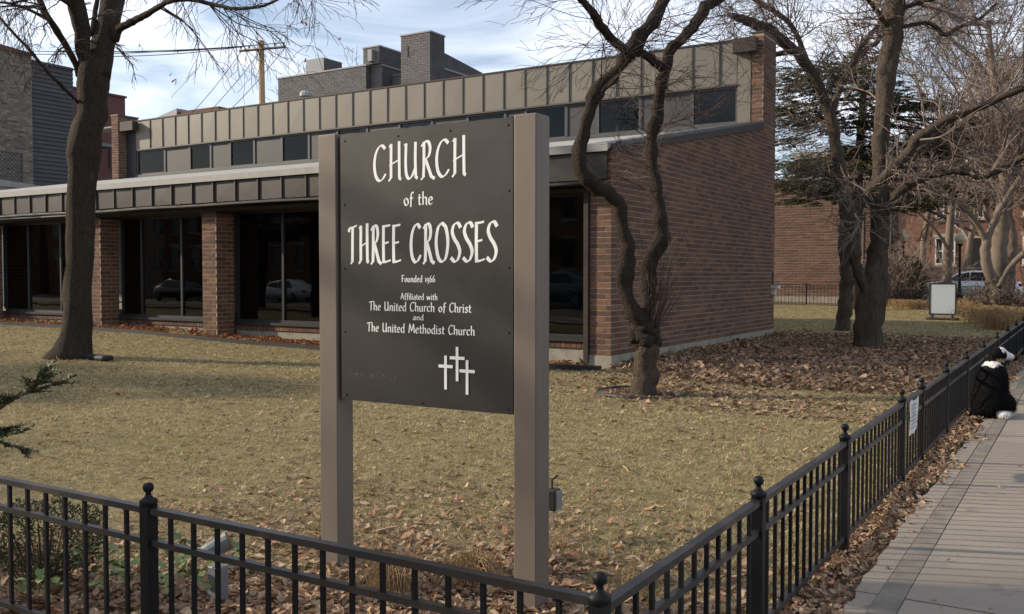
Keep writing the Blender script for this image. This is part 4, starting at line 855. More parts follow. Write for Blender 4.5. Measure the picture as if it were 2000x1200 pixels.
# -- the dark evergreen behind the two right hand trees
wE = 37.0; pe = P(1668, 610, wE); pe[2] = float(g(pe[0], pe[1]))
er = thing('evergreen_tree', 'dark flat-layered evergreen tree between the church and the far brick wall', 'tree', pe)
tk = MB(); q = limb_path([(1668,610,13,0),(1670,480,11,0),(1676,340,9,0),(1684,220,7,0),(1690,120,3,0)], wE); tk.tube(q[:, :3], q[:, 3], 8)
ne = MB()
pads = [(1570,160,60,30,.5),(1545,215,50,30,.6),(1600,235,60,28,.6),(1545,275,45,18,.4),(1590,330,80,20,.9),(1550,365,55,16,.6),(1640,140,70,26,.6),(1700,165,60,28,.5),(1620,185,60,26,.5),(1760,200,60,20,.6),(1800,205,45,14,.5),(1700,240,60,26,.6),(1780,290,70,16,.6),(1850,262,75,22,.8),(1905,245,50,20,.6),(1830,300,60,16,.5),(1660,300,60,24,.7),(1720,330,60,22,.6),(1790,395,65,22,.6),(1740,400,40,16,.5),(1880,385,55,20,.5),(1840,365,40,12,.5),(1620,372,60,22,.8),(1560,395,46,8,.5),(1930,300,40,14,.4),(1680,380,50,20,.6),(1690,115,40,16,.5)]
for px, py, ex, ey, dn in pads:
    dw = rng.uniform(-2.2, 1.6)
    e = P(px, py, wE+dw); k = (wE+dw)/FPX; st = q[min(len(q)-1, max(0, int(len(q)*(610-py)/490))), :3]-[0, 0, .2]
    mid = (e+st)/2+[0, 0, .15]; pth = cr_([st, mid, e], 5); tk.tube(pth, np.linspace(.06, .02, len(pth)), 5)
    n = int(ex*ey*dn*5.2)
    for _ in range(n // 24+1):                             # sprays: a short twig with flat needles
        c = e+np.array(rt)*rng.normal(0, ex*k*.55)+np.array((-.5, .85, 0))*rng.normal(0, ex*k*.5)+np.array((0, 0, rng.normal(0, ey*k*.42)))
        d = nrm(c-st+rng.normal(0, .5, 3)); d[2] *= .3; d = nrm(d); sd_ = nrm(np.cross(d, (0, 0, 1)))
        L = rng.uniform(.25, .5); V = []; F = []
        for j in range(22):
            t = rng.random(); b = c+d*L*(t-.3)+[0, 0, -.05*t]; s_ = rng.choice((-1, 1)); nl = rng.uniform(.07, .15)
            tip = b+nl*(d*.5+sd_*s_*.8+np.array((0, 0, rng.normal(0, .35)))); wv = .024*nrm(np.cross(tip-b, rng.normal(0, 1, 3)))
            V += [b-wv, b+wv, tip]; F.append((3*j, 3*j+1, 3*j+2))
        ne.add(V, F)
        tk.tube([c-d*L*.35, c+d*L*.6], .006, 3)
tk.build('trunk', M['bark_rough'], er, smooth=True); ne.build('foliage', M['needle'], er, kind='stuff')

# ================================================================== PLANTS NEAR THE CAMERA
def needle_spray(mb, tw, p, d, L, lev):
    n = 7; path = [p]
    for i in range(n): d = nrm(d+rng.normal(0, .07, 3)+[0, 0, -.02]); path.append(path[-1]+d*L/n)
    path = np.array(path); tw.tube(path, np.linspace(.004+.002*lev, .0015, n+1), 4)
    sd_ = nrm(np.cross(d, (0, 0, 1))); upn = np.cross(sd_, d)
    for j in range(int(L/.0020)):
        t = rng.uniform(.12 if lev else 0, 1); i = min(int(t*n), n-1); b = path[i]+(path[i+1]-path[i])*(t*n-i); dd = nrm(path[i+1]-path[i])
        s_ = 1 if j % 2 else -1
        e = nrm(dd*.55+sd_*s_*rng.uniform(.5, 1)+upn*rng.normal(.15, .35)); nl = rng.uniform(.020, .036)
        w = .0034*nrm(np.cross(e, upn)+rng.normal(0, .3, 3)); m_ = b+e*nl*.5
        mb.add([b-w*.5, m_-w, b+e*nl, m_+w, b+w*.5], [(0,1,2),(0,2,3),(0,3,4)])
    if lev:
        for k in range(10):
            t = rng.uniform(.15, .98); i = min(int(t*n), n-1)
            s_ = 1 if k % 2 else -1
            needle_spray(mb, tw, path[i], nrm(d*.8+sd_*s_*rng.uniform(.35, .8)+[0, 0, rng.normal(.08, .15)]), L*rng.uniform(.25, .48), lev-1)
yw = 5.4
yb = P(-330, 1010, yw); yb[2] = 0.0
yr = thing('yew_shrub', 'green yew branches reaching into the picture at the left above the fence', 'shrub', yb)
nd, tw = MB(), MB()
for pts in ([(-330,1080),(-150,930),(-40,825),(20,785),(70,755)], [(-330,1080),(-160,950),(-60,880),(-20,860)]):
    pth = cr_([P(x, y, yw) for x, y in pts], 6); tw.tube(pth, np.linspace(.014, .005, len(pth)), 6)
for (x0, y0), (x1, y1), L in (((0,800),(62,752),.30), ((45,770),(150,735),.30), ((55,760),(125,705),.26), ((60,755),(90,712),.2), ((-20,810),(20,760),.2), ((-20,860),(66,825),.27), ((-15,860),(40,872),.2), ((-30,850),(30,838),.2)):
    a, b = P(x0, y0, yw+rng.normal(0, .05)), P(x1, y1, yw+rng.normal(0, .12)); needle_spray(nd, tw, a, nrm(b-a), L, 1)
tw.build('stem', M['twig'], yr); nd.build('foliage', M['needle_yew'], yr, kind='stuff')

# clipped dark shrub behind the fence
c = P(85, 1050, 5.15); c[2] = 0.0
sh = thing('clipped_shrub', 'low dark rounded evergreen shrub behind the fence at the lower left', 'shrub', c)
nd, tw = MB(), MB(); cc = c+[0, 0, .22]
V = []; F = []
for j in range(5200):
    v = nrm(rng.normal(0, 1, 3)); rr = rng.uniform(.55, 1.0)**.5
    p = cc+v*rr*np.array((.36, .30, .19))*(1+.10*math.sin(v[0]*9+v[1]*7)); e = nrm(v+rng.normal(0, .7, 3)); w = .006*nrm(np.cross(e, rng.normal(0, 1, 3))); nl = rng.uniform(.012, .026)
    V += [p, p+e*nl*.5-w, p+e*nl, p+e*nl*.5+w]; F.append((4*j, 4*j+1, 4*j+2, 4*j+3))
nd.add(V, F)
for j in range(40):
    v = nrm(rng.normal(0, 1, 3)*[1, 1, .6]+[0, 0, .5]); tw.tube(cr_([c+v*[.04, .04, 0], c+v*[.15, .13, .12], cc+v*[.3, .25, .15]], 4), np.linspace(.006, .002, 9), 4)
tw.build('stem', M['twig'], sh); nd.build('foliage', M['needle'], sh, kind='stuff')

# ground cover with pale green leaves
lv_me = MB().add([(0,0,0),(.4,.3,.10),(.5,.65,.12),(0,1,.0),(-.5,.65,.12),(-.4,.3,.10),(0,.5,.02)], [(0,1,6),(1,2,6),(2,3,6),(3,4,6),(4,5,6),(5,0,6)]).mesh('leaf', M['ivy'], True)
spots = [(170,1125,'left of the fence post, nearest the dark shrub'), (215,1165,'just left of the tall fence post'), (255,1135,'touching the left side of the tall fence post'), (330,1165,'just right of the tall fence post'), (365,1110,'right of the tall fence post, farther from the camera'), (395,1160,'left of the grey flood light'), (455,1120,'just right of the grey flood light'), (75,1180,'at the foot of the dark shrub')]
for i, (px, py, wh) in enumerate(spots):
    b = gp(px, py)
    t = thing('creeper_plant', 'pale green creeping plant '+wh, 'plant', b, 'green creeping plants behind the front fence')
    for k in range(24):
        a = rng.uniform(0, 6.28); r = .11*math.sqrt(rng.random()); sc = rng.uniform(.034, .062)
        Mx = Matrix.Translation((b[0]+r*math.cos(a), b[1]+r*math.sin(a), b[2]+.06+.10*rng.random())) @ Matrix.Rotation(rng.uniform(0, 6.28), 4, 'Z') @ Matrix.Rotation(rng.normal(.15, .45), 4, 'X') @ Matrix.Rotation(rng.normal(0, .35), 4, 'Y') @ Matrix.Scale(sc, 4)
        inst('leaf', lv_me, Mx, t)
    st = MB()
    for k in range(6):
        a = rng.uniform(0, 6.28); st.tube([b, b+[.03*math.cos(a), .03*math.sin(a), .03], b+[.08*math.cos(a), .08*math.sin(a), .05]], .0018, 4)
    st.build('stem', M['twig'], t)
# dry grass tufts
def tuft(px, py, n, L, r, label, name='grass_tuft', group='dry grass tufts under the sign', droop=1.0, base=None, cat='grass'):
    b = gp(px, py) if base is None else base; mb = MB()
    for k in range(n):
        a = rng.uniform(0, 6.28); q = b+[r*rng.normal()*.5, r*rng.normal()*.5, 0]; l = L*rng.uniform(.5, 1.1); o_ = rng.uniform(.3, 1.0)
        e = np.array((math.cos(a), math.sin(a), 0)); p1 = q+e*l*.25*o_+[0, 0, l*.55]; p2 = q+e*l*.75*o_+[0, 0, l*(.62-.15*droop)]; p3 = q+e*l*1.1*o_+[0, 0, max(.01, l*(.5-.5*droop))]
        pth = cr_([q, p1, p2, p3], 3); mb.tube(pth, np.linspace(.0022, .0008, len(pth))*(1 if L < .5 else 2.6), 3)
    t = thing(name, label, cat, b, group); mb.build('blade', M['straw'], t, kind='stuff'); return t
tuft(760, 1150, 170, .26, .09, 'drooping straw-coloured grass tuft between the sign posts, nearest the left post')
tuft(925, 1130, 190, .24, .10, 'rounded rusty grass tuft between the sign posts, nearest the right post')
tuft(1250, 1160, 60, .20, .10, 'thin straw-coloured grass tuft behind the corner post of the fence')
tuft(1080, 1080, 40, .26, .08, 'few bent straw stalks beside the right sign post')
st = gp(745, 1098); t = thing('dry_stalk', 'few thin upright pale dead stalks between the sign posts', 'plant', st, None)
mb = MB()
for (x0, y0), (x1, y1) in (((745,1100),(744,1010)), ((766,1098),(785,1022)), ((778,1100),(795,1045)), ((770,1095),(742,1070))):
    a = gp(x0, y0); w_ = float((a-O)@fw); mb.tube(cr_([a, P((x0+x1)/2+3, (y0+y1)/2, w_), P(x1, y1, w_)], 4), .0022, 4)
mb.build('stalk', M['straw'], t)

# ================================================================== SMALL THINGS ON THE LAWN
def spotlight(b, label):
    t = thing('flood_light', label, 'light', b, None)
    return t
b = np.array((-3.80, 3.27, 0.0)); t = thing('flood_light', 'grey flood light on a square box behind the front fence, left of the sign', 'light', b)
mb = MB().box((b[0]-.042, b[1]-.035, -.02), (b[0]+.042, b[1]+.035, .155)); o = mb.build('box', M['steel_light'], t); bv = o.modifiers.new('bevel', 'BEVEL'); bv.width = .005
MB().tube([b+[0, 0, .155], b+[0, 0, .215]], .013, 8).build('swivel', M['steel_light'], t)
ax = nrm(np.array((.55, .55, .40))); hd = MB(); c0 = b+[-.03, -.02, .235]
hd.tube([c0-ax*.05, c0-ax*.035, c0, c0+ax*.035, c0+ax*.036, c0+ax*.05, c0+ax*.051, c0+ax*.07, c0+ax*.105], [.028, .040, .044, .044, .048, .048, .044, .046, .050], 14, cap=True); hd.build('lamp_head', M['steel_light'], t, smooth=False)
MB().tube([c0+ax*.1055, c0+ax*.107], .046, 14, cap=True).build('lens', M['car_glass'], t)
b = gp(1082, 1045); t = thing('stake_light', 'small dark box light on a thin stake just right of the right sign post', 'light', b)
wk = float((b-O)@fw); MB().tube([b, P(1081, 1000, wk), P(1079, 990, wk)], .006, 6).build('stake', M['steel'], t)
q0 = P(1081, 975, wk); o = MB().box((q0[0]-.036, q0[1]-.05, q0[2]-.066), (q0[0]+.036, q0[1]+.035, q0[2]+.066)).build('box', M['rubber'], t); bv = o.modifiers.new('bevel', 'BEVEL'); bv.width = .006
MB().box((q0[0]+.0365, q0[1]-.042, q0[2]-.058), (q0[0]+.048, q0[1]+.028, q0[2]+.058)).build('lid', M['steel'], t)
MB().tube([q0+[-.01, 0, .066], q0+[-.015, .01, .12], q0+[.02, .02, .15]], .008, 6).build('bracket', M['rubber'], t)
# edging of the bed below the church windows
ex = np.linspace(-34, -7.9, 60); ey = 14.42+.05*np.sin(ex*.8); mb = MB(); ez = lawn_z(ex, ey)
for i in range(59):
    mb.add([(ex[i], ey[i]-.03, ez[i]-.05), (ex[i+1], ey[i+1]-.03, ez[i+1]-.05), (ex[i+1], ey[i+1]-.03, ez[i+1]+.085), (ex[i], ey[i]-.03, ez[i]+.085), (ex[i], ey[i]+.03, ez[i]-.05), (ex[i+1], ey[i+1]+.03, ez[i+1]-.05), (ex[i+1], ey[i+1]+.03, ez[i+1]+.085), (ex[i], ey[i]+.03, ez[i]+.085)], [(0,1,2,3),(5,4,7,6),(3,2,6,7)])
tag(mb.build('bed_edging', M['rubber']), 'long black plastic edging strip between lawn and church windows', 'edging')
tag(MB().box((-8.2, 14.3, -.02), (-7.15, 14.52, .09)).build('drain_channel', M['rubber']), 'short black drain trough at the foot of the brick corner', 'drain')
# ring around the small tree
cM = gp(1253, 768); mb = MB(); n = 40; V = []
for k in range(n+1):
    a = 2*math.pi*k/n; V.append((cM[0]+.62*math.cos(a), cM[1]+.62*math.sin(a), float(lawn_z(cM[0], cM[1]))+.012+.012*math.sin(a*3)))
mb.tube(V, .022, 6); tag(mb.build('tree_ring', M['rubber']), 'flat black ring edging round the foot of the knotted tree', 'edging')
mb = MB(); mb.poly([(cM[0]+.6*math.cos(2*math.pi*k/n), cM[1]+.6*math.sin(2*math.pi*k/n), float(lawn_z(cM[0], cM[1]))+.016) for k in range(n)]); mb.build('mulch', M['soil'], kind='structure')
ring_pts = np.array([(cM[0]+.55*math.sqrt(rng.random())*math.cos(a), cM[1]+.55*math.sqrt(rng.random())*math.sin(a)) for a in rng.uniform(0, 6.28, 420)])
leaves(ring_pts, .035, 'mulch_leaves', M['leaf'], lift=.03)
b = gp(185, 703); t = tag(MB().box((b[0]-.50, b[1]-.12, b[2]-.02), (b[0]+.42, b[1]+.12, b[2]+.10)).build('drain_hose', M['rubber']), 'black plastic drain piece lying at the foot of the big left tree', 'drain')
bv = t.modifiers.new('bevel', 'BEVEL'); bv.width = .05; bv.segments = 3
for px, py, l, a in ((560,755,.5,.4),(610,765,.3,2.4),(1228,925,.25,2.2),(270,940,.12,.8)):
    b = gp(px, py); tag(MB().tube(cr_([b+[0, 0, .012], b+[l*.5*math.cos(a), l*.5*math.sin(a), .022], b+[l*math.cos(a), l*math.sin(a), .012]], 4), .006, 5).build('fallen_twig', M['straw']), {560:'longer pale twig lying on the lawn between left tree and sign', 610:'short pale twig on the lawn close to the left sign post', 1228:'pale straight twig on the lawn right of the sign', 270:'small pale bark chip on the lawn behind the left fence post'}[px], 'twig')
# notice tied to the side fence
nt = thing('paper_notice', 'small weathered white paper notice tied to the black side fence', 'notice', (-1.222, 8.26, .45))
mb = MB(); V = []; F = []
for i in range(5):
    for j in range(5):
        V.append((-1.222+.006*math.sin(i*1.3+j*.8), 8.07+.40*i/4+.02*(j/4), .355+.27*j/4+.012*math.sin(i*2)))
for i in range(4):
    for j in range(4): F.append((i*5+j, (i+1)*5+j, (i+1)*5+j+1, i*5+j+1))
o = mb.add(V, F).build('sheet', M['paper'], nt); sl = o.modifiers.new('s', 'SOLIDIFY'); sl.thickness = .002
mb = MB()
for r_ in range(7):
    z = .585-.03*r_; mb.box((-1.2125, 8.13, z), (-1.2115, 8.13+.27*random.uniform(.5, 1), z+.008))
mb.build('print', M['ink'], nt)
# display board standing on the lawn
ab = np.array((-4.05, 33.0, 0.0)); ab[2] = float(g(ab[0], ab[1])); zb = ab[2]
ft = thing('display_board', 'black framed grey display board on low feet standing on the far grass', 'sign board', ab)
x0, x1, z0, z1 = -4.46, -3.65, zb+.16, zb+1.19
o = ring(MB(), x0, x1, z0, z1, 32.97, 33.03, .045).build('frame', M['rubber'], ft); bv = o.modifiers.new('bevel', 'BEVEL'); bv.width = .008
MB().box((x0+.046, 32.985, z0+.046), (x1-.046, 33.015, z1-.046)).build('board', M['board'], ft)
MB().box((-4.18, 32.98, z1+.001), (-3.94, 33.02, z1+.035)).build('handle', M['rubber'], ft)
for fx in (x0+.06, x1-.14): MB().prism([(32.93, zb+.06), (33.07, zb+.06), (33.03, z0-.002), (32.97, z0-.002)], 0, fx, fx+.08).build('leg', M['rubber'], ft)
o = MB().box((x0-.06, 32.72, zb-.01), (x1+.06, 33.28, zb+.06)).build('base', M['rubber'], ft); bv = o.modifiers.new('bevel', 'BEVEL'); bv.width = .02

# ================================================================== THE DOG
DB = np.array((-0.93, 12.2, float(g(-.93, 12.2))+.012)); Rx = rt; Ax = np.array((-math.sin(YAW), math.cos(YAW), 0))
dog = thing('dog', 'black and white long-haired dog sitting on the sidewalk against the fence looking right', 'dog', DB)
def D(r, a, z): return DB+r*Rx+a*Ax+np.array((0, 0, z))
me = bpy.data.meshes.new('body'); bm = bmesh.new()
def ball(c, rad, d=None):
    m_ = Matrix.Translation(D(*c)) @ Matrix.Rotation(YAW, 4, 'Z') @ Matrix.Diagonal((*rad, 1)); bmesh.ops.create_icosphere(bm, subdivisions=3, radius=1, matrix=m_)
def caps(a, b, r0, r1, n=7):
    for t in np.linspace(0, 1, n): c = [a[i]*(1-t)+b[i]*t for i in range(3)]; r = r0*(1-t)+r1*t; ball(c, (r, r, r))
caps((-.05, 0, .20), (.01, .07, .45), .20, .165); caps((.01, .07, .45), (.05, .11, .60), .155, .105)      # rump, back, withers
ball((-.10, -.02, .14), (.17, .2, .15)); ball((.06, -.05, .15), (.14, .17, .15))                              # haunches
caps((.05, .1, .58), (.08, .13, .68), .11, .085); ball((.09, .13, .715), (.098, .085, .082))                   # neck, skull
caps((.14, .115, .705), (.235, .105, .685), .056, .040, 6); ball((.255, .105, .684), (.025, .034, .028))       # muzzle
caps((.125, .12, .745), (.17, .115, .715), .055, .045, 3)                                                     # brow
ball((.045, .045, .665), (.05, .03, .085)); ball((.03, .055, .70), (.05, .03, .05)); ball((.08, .215, .70), (.045, .03, .07))                             # hanging ears
caps((.15, .16, .46), (.16, .13, .2), .085, .055); caps((.16, .13, .2), (.155, .10, .04), .05, .04); ball((.175, .075, .035), (.06, .055, .037))   # front leg and paw
caps((.05, .2, .44), (.07, .22, .05), .08, .05); ball((.09, .19, .035), (.055, .05, .036))
caps((.11, -.12, .10), (.02, -.20, .045), .07, .05); ball((-.005, -.225, .04), (.075, .055, .042))               # hind foot
caps((-.12, -.15, .09), (-.30, -.12, .05), .075, .05, 6)                                                      # tail
bm.to_mesh(me); bm.free(); tmp = bpy.data.objects.new('body', me); C.objects.link(tmp)
rm = tmp.modifiers.new('r', 'REMESH'); rm.mode = 'VOXEL'; rm.voxel_size = .014; sm_ = tmp.modifiers.new('s', 'SMOOTH'); sm_.iterations = 5; sm_.factor = .6
dg = bpy.context.evaluated_depsgraph_get(); me2 = bpy.data.meshes.new_from_object(tmp.evaluated_get(dg)); bpy.data.objects.remove(tmp)
def furcol(p):
    q = p-DB; r, a, z = q@Rx, q@Ax, q[2]
    if r > .165 and z > .62: return 1 if not (r > .262) else 3                 # muzzle, nose
    if z > .735 and r > .10 and abs(a-.12) < .06+.02*math.sin(r*60): return 1                     # blaze
    if .585+.02*math.sin(r*40) < z < .635-.12*abs(r+.01) and -.12 < r < .065 and a < .12: return 1      # collar
    if z < .085 and r > .07: return 1
    if z < .09 and a < -.17 and -.08 < r < .12: return 1
    if r > .155 and .3 < z < .58 and a > .03: return 2 if a < .13 else 1
    if .02 < r < .2 and .63 < z < .665 and a < .1: return 2
    return 0
mats = [M['fur_black'], M['fur_white'], M['fur_tan'], M['nose']]
for m_ in mats: me2.materials.append(m_)
for p in me2.polygons: p.material_index = furcol(np.array(p.center)); p.use_smooth = True
body = bpy.data.objects.new('body', me2); C.objects.link(body); put(body, dog)
fm = MB(); V = {0: [], 1: [], 2: []}
pol = me2.polygons; idx = rng.integers(0, len(pol), 13000)
for i in idx:
    p = pol[int(i)]; c = np.array(p.center); n = np.array(p.normal); k = furcol(c)
    if k == 3 or (k == 1 and (c-DB)@Rx > .19 and rng.random() < .7): continue
    fl = np.array((0, 0, -1.0))+rng.normal(0, .25, 3); zq = c[2]-DB[2]
    L = (.055 if zq < .62 else .032)*rng.uniform(.5, 1.1)*(.5 if zq < .1 else 1)*(.45 if (c-DB)@Rx > .13 and zq > .6 else 1)
    e = nrm(n*.45+fl*(1-abs(n@np.array((0, 0, 1)))*.4)); e = nrm(e) if c[2]+e[2]*L > DB[2] else nrm(n+[0, 0, .3]); w = .0045*nrm(np.cross(e, n)+1e-6)
    V[k] += [c-n*.004-w, c-n*.004+w, c+e*L]
for k in V:
    if V[k]: fm.add(V[k], np.arange(len(V[k])).reshape(-1, 3), k)
fm.build('coat', mats[:3], dog, kind='stuff')
for a_ in (.058, .165):
    mb = MB(); c_ = D(.150, a_, .742); mb.tube([c_-Rx*.006, c_, c_+Rx*.008], [.004, .010, .004], 8, cap=True); mb.build('eye', M['nose'], dog)

# ================================================================== CARS
def make_car(label, loc, rz, paint, group=None, L=4.4, name='parked_car'):
    t = thing(name, label, 'car', loc, group)
    # stations along the length: x, sill z, belt z, half width
    st = [(-2.2,.42,.62,.60),(-2.12,.28,.76,.74),(-1.7,.24,.86,.82),(-1.2,.22,.90,.85),(-.4,.22,.92,.87),(.5,.22,.92,.87),(1.2,.22,.93,.86),(1.75,.24,.95,.82),(2.1,.28,.88,.74),(2.2,.40,.70,.62)]
    sc = L/4.4; V = []; F = []; mb = MB()
    for x, a, b, h in st:
        for y, z in ((-h*.9, a), (-h, (a+b)/2), (-h*.93, b), (-h*.5, b+.025), (h*.5, b+.025), (h*.93, b), (h, (a+b)/2), (h*.9, a)): V.append((x*sc, y, z))
    n = 8
    for i in range(len(st)-1):
        for j in range(n): F.append((i*n+j, i*n+(j+1) % n, (i+1)*n+(j+1) % n, (i+1)*n+j))
    mb.add(V, F); mb.poly(V[:n][::-1]); mb.poly(V[-n:])
    Mx = Matrix.Translation(loc) @ Matrix.Rotation(rz, 4, 'Z')
    def place(m_): m_.v = [np.array([(Mx @ Vector(p))[:] for p in v]) if len(v) else v for v in m_.v]; return m_
    o = place(mb).build('body', M[paint], t, smooth=True)
    gh = [(-1.25,.93,.93,.72),(-.55,.93,1.34,.62),(.1,.93,1.44,.60),(.9,.93,1.42,.60),(1.5,.95,1.18,.64),(1.85,.95,.97,.68)]
    mb = MB(); V = []; F = []
    for x, a, b, h in gh:
        for y, z in ((-h-.08, a-.02), (-h+.02, b-.03), (-h+.12, b), (h-.12, b), (h-.02, b-.03), (h+.08, a-.02)): V.append((x*sc, y, z))
    for i in range(len(gh)-1):
        for j in range(5): F.append((i*6+j, i*6+j+1, (i+1)*6+j+1, (i+1)*6+j))
    mb.add(V, F); place(mb).build('cabin', M[paint], t, smooth=True)
    for s_ in (-1, 1):
        for pts in ([(-.98,.97),(-.5,1.27),(-.02,1.36),(-.02,.97)], [(.04,.97),(.04,1.36),(.85,1.35),(1.1,1.2),(1.1,.97)]):
            mb = MB(); mb.poly([(x*sc, s_*((.80-(z-.93)*.40)+.012), z) for x, z in (pts if s_ < 0 else pts[::-1])]); place(mb).build('side_window', M['car_glass'], t)
        for x in (-1.38, 1.38):
            mb = MB(); mb.tube([(x*sc, s_*.70, .33), (x*sc, s_*.72, .33), (x*sc, s_*.87, .33), (x*sc, s_*.885, .33)], [.26, .325, .325, .29], 18, cap=True); w_ = place(mb).build('wheel', M['rubber'], t)
            mb = MB(); mb.tube([(x*sc, s_*.886, .33), (x*sc, s_*.893, .33)], [.21, .19], 14, cap=True); place(mb).build('rim', M['steel_light'], w_)
        mb = MB(); mb.box((2.05*sc, min(s_*.45, s_*.72), .68), (2.205*sc, max(s_*.45, s_*.72), .82)); place(mb).build('tail_light', M['lamp_red'], t)
        mb = MB(); mb.box((-2.195*sc, min(s_*.42, s_*.68), .60), (-2.10*sc, max(s_*.42, s_*.68), .70)); place(mb).build('headlight', M['steel_light'], t)
    mb = MB(); mb.poly([(-1.16*sc, -.66, .97), (-1.16*sc, .66, .97), (-.60*sc, .54, 1.325), (-.60*sc, -.54, 1.325)]); mb.v = [v+np.array((-.012, 0, .012)) for v in mb.v]; place(mb).build('windscreen', M['car_glass'], t)
    return t
make_car('white parked car on the far street, half hidden by the pale tree', (-4.95, 50.6, .44), 0, 'car_white')
# cars along the street behind the camera: the church glass mirrors them
for x, p, l in ((-23.6, 'car_teal', 'teal parked car across the front street, second from the right'), (-35, 'car_dark', 'dark parked car across the front street, left of the teal car'), (-44, 'car_white', 'white parked car across the front street'), (-17.5, 'car_dark', 'dark parked car across the front street, nearest the corner'), (-54, 'car_dark', 'dark parked car farthest along the front street')):
    c = make_car(l, (x, -11.9, -.09), math.pi if p == 'car_dark' else 0, p, 'cars parked along the front street')
    if p == 'car_teal': c.scale = (1.05, 1.05, 1.35)

# ================================================================== BUILDINGS FAR OFF
def bricks_joined(mb, ax, plane, sign, u0, u1, z0, z1, L, H, j, holes=()):
    z = z0; k = 0
    while z < z1-.02:
        u = u0-(L/2 if k % 2 else 0)
        while u < u1-.03:
            a, b = max(u, u0)+j/2, min(u+L, u1)-j/2; zt = min(z+H, z1)-j
            if b-a > .03 and not any(h[0]-.01 < (a+b)/2 < h[1]+.01 and h[2]-.02 < (z+zt)/2 < h[3]+.02 for h in holes):
                lo = [0, 0, z]; hi = [0, 0, zt]; lo[1-ax], hi[1-ax] = a, b; d = .012+.006*random.random(); lo[ax], hi[ax] = sorted((plane, plane+sign*d)); mb.box(lo, hi)
            u += L
        z += H; k += 1
# brick wing beyond the lawn
bw = thing('brick_building', 'plain dark red brick building with downpipes beyond the far lawn', 'building', (-13, 46, .4))
MB().box((-22, 46.02, 0), (-8.0, 48.4, 6.2)).build('wall', M['mortar'], bw)
MB().box((-7.998, 46.02, 0), (-7.95, 48.4, 6.2)).build('end_wall', M['brick_far'], bw)
mb = MB(); bricks_joined(mb, 1, 46.02, -1, -15.5, -7.95, .55, 6.2, .42, .125, .03); mb.build('brickwork', M['brick_far'], bw, kind='stuff')
MB().box((-22.1, 45.9, 6.202), (-7.9, 48.5, 6.35)).build('parapet', M['stone'], bw)
MB().box((-15.5, 45.6, .1), (-7.9, 46.0, .62)).build('plinth', M['concrete'], bw)
for px, r in ((1687, .07), (1741, .08), (1727, .05)):
    x = float(at(px, 470, 1, 45.8)[0]); MB().tube([(x, 45.8, .9), (x, 45.8, 6.1)], r, 8).build('downpipe', M['infill' if px != 1741 else 'bronze'], bw)
def bin_(px, l):
    x = float(at(px, 520, 1, 45.0)[0]); z = float(g(x, 45)); t = thing('waste_bin', l, 'bin', (x, 45, z), 'dark bins by the far brick wall')
    MB().lathe((x, 45, z), [(.40, .05), (.46, .5), (.50, 1.55), (.53, 1.56)], 14).build('body', M['car_dark'], t, smooth=False); MB().lathe((x, 45, z), [(.56, 1.565), (.56, 1.65), (.4, 1.76), (.05, 1.80), (.0, 1.80)], 14).build('lid', M['rubber'], t)
bin_(1690, 'dark bin by the far brick wall, seen between the two right hand trunks'); bin_(1742, 'dark bin by the far brick wall right of the thick forked trunk')
def window_(t, x0, x1, z0, z1, y, fm='trim_white', arch=True):
    f = ring(MB(), x0, x1, z0, z1, y-.06, y+.05, .10); f.box((x0+.10, y-.03, (z0+z1)/2-.04), (x1-.10, y+.04, (z0+z1)/2+.04)); f = f.build('window', M[fm], t)
    MB().box((x0+.102, y-.01, z0+.102), (x1-.102, y+.005, (z0+z1)/2-.042)).build('pane', M['car_glass'], f); MB().box((x0+.102, y-.01, (z0+z1)/2+.042), (x1-.102, y+.005, z1-.102)).build('pane', M['car_glass'], f)
    MB().box((x0-.12, y-.12, z0-.16), (x1+.12, y+.02, z0-.002)).build('sill', M['stone'], t)
    MB().box((x0-.12, y-.10, z1+.002), (x1+.12, y+.02, z1+.26)).build('lintel', M['stone'], t)
def row_house(label, x0, x1, y, h, brick, bays, door, zb=.5, group=None, depth=10, far=True, south=True, fm='trim_white'):
    t = thing('row_house', label, 'house', ((x0+x1)/2, y, zb), group); s_ = 1 if south else -1
    MB().box((x0, min(y, y+s_*depth), zb-.5), (x1, max(y, y+s_*depth), zb+h)).build('wall', M[brick], t)
    MB().box((x0-.1, min(y-s_*.3, y+s_*.2), zb+h+.002), (x1+.1, max(y-s_*.3, y+s_*.2), zb+h+.5)).build('cornice', M['stone'], t)
    yy = y-.055 if south else y+.055
    for k in range(3):
        for bx0, bx1 in bays:
            z0 = zb+1.9+3.2*k
            if door and k == 0 and door[0] < (bx0+bx1)/2 < door[1]: continue
            if z0+1.9 < zb+h: window_(t, bx0, bx1, z0, z0+1.9, yy if south else y+.03, fm)
    if door:
        f = ring(MB(), door[0]-.14, door[1]+.14, zb+1.3, zb+3.85, yy-.06, yy+.05, .14).build('door_surround', M['stone'], t)
        MB().box((door[0]+.002, yy-.02, zb+1.3), (door[1]-.002, yy+.03, zb+3.70)).build('door', M['dark_hole'], t)
        for k in range(7): MB().box((door[0]-.3, y-.25-.28*(7-k)-.6, zb-.1), (door[1]+.3, y-.253-.28*(6-k)-.6 if k < 6 else y-.06, zb+.18*(k+1))).build('step', M['stone'], t)
    return t
Hy = 72.0
X = lambda px: float(at(px, 500, 1, Hy)[0])
row_house('brick row house with white window trim and dark arched doorway across the far street', X(1768), X(1957), Hy, 10.5, 'brick_orange', [(X(1826), X(1843)), (X(1855), X(1866)), (X(1884), X(1921))], (X(1893), X(1921)), zb=.5)
row_house('orange red brick house at the right edge across the far street', X(1960), X(1960)+8, Hy-1.2, 9.8, 'brick_orange', [(X(1960)+1.2, X(1960)+2.3), (X(1960)+3.4, X(1960)+4.5)], None, zb=.5)
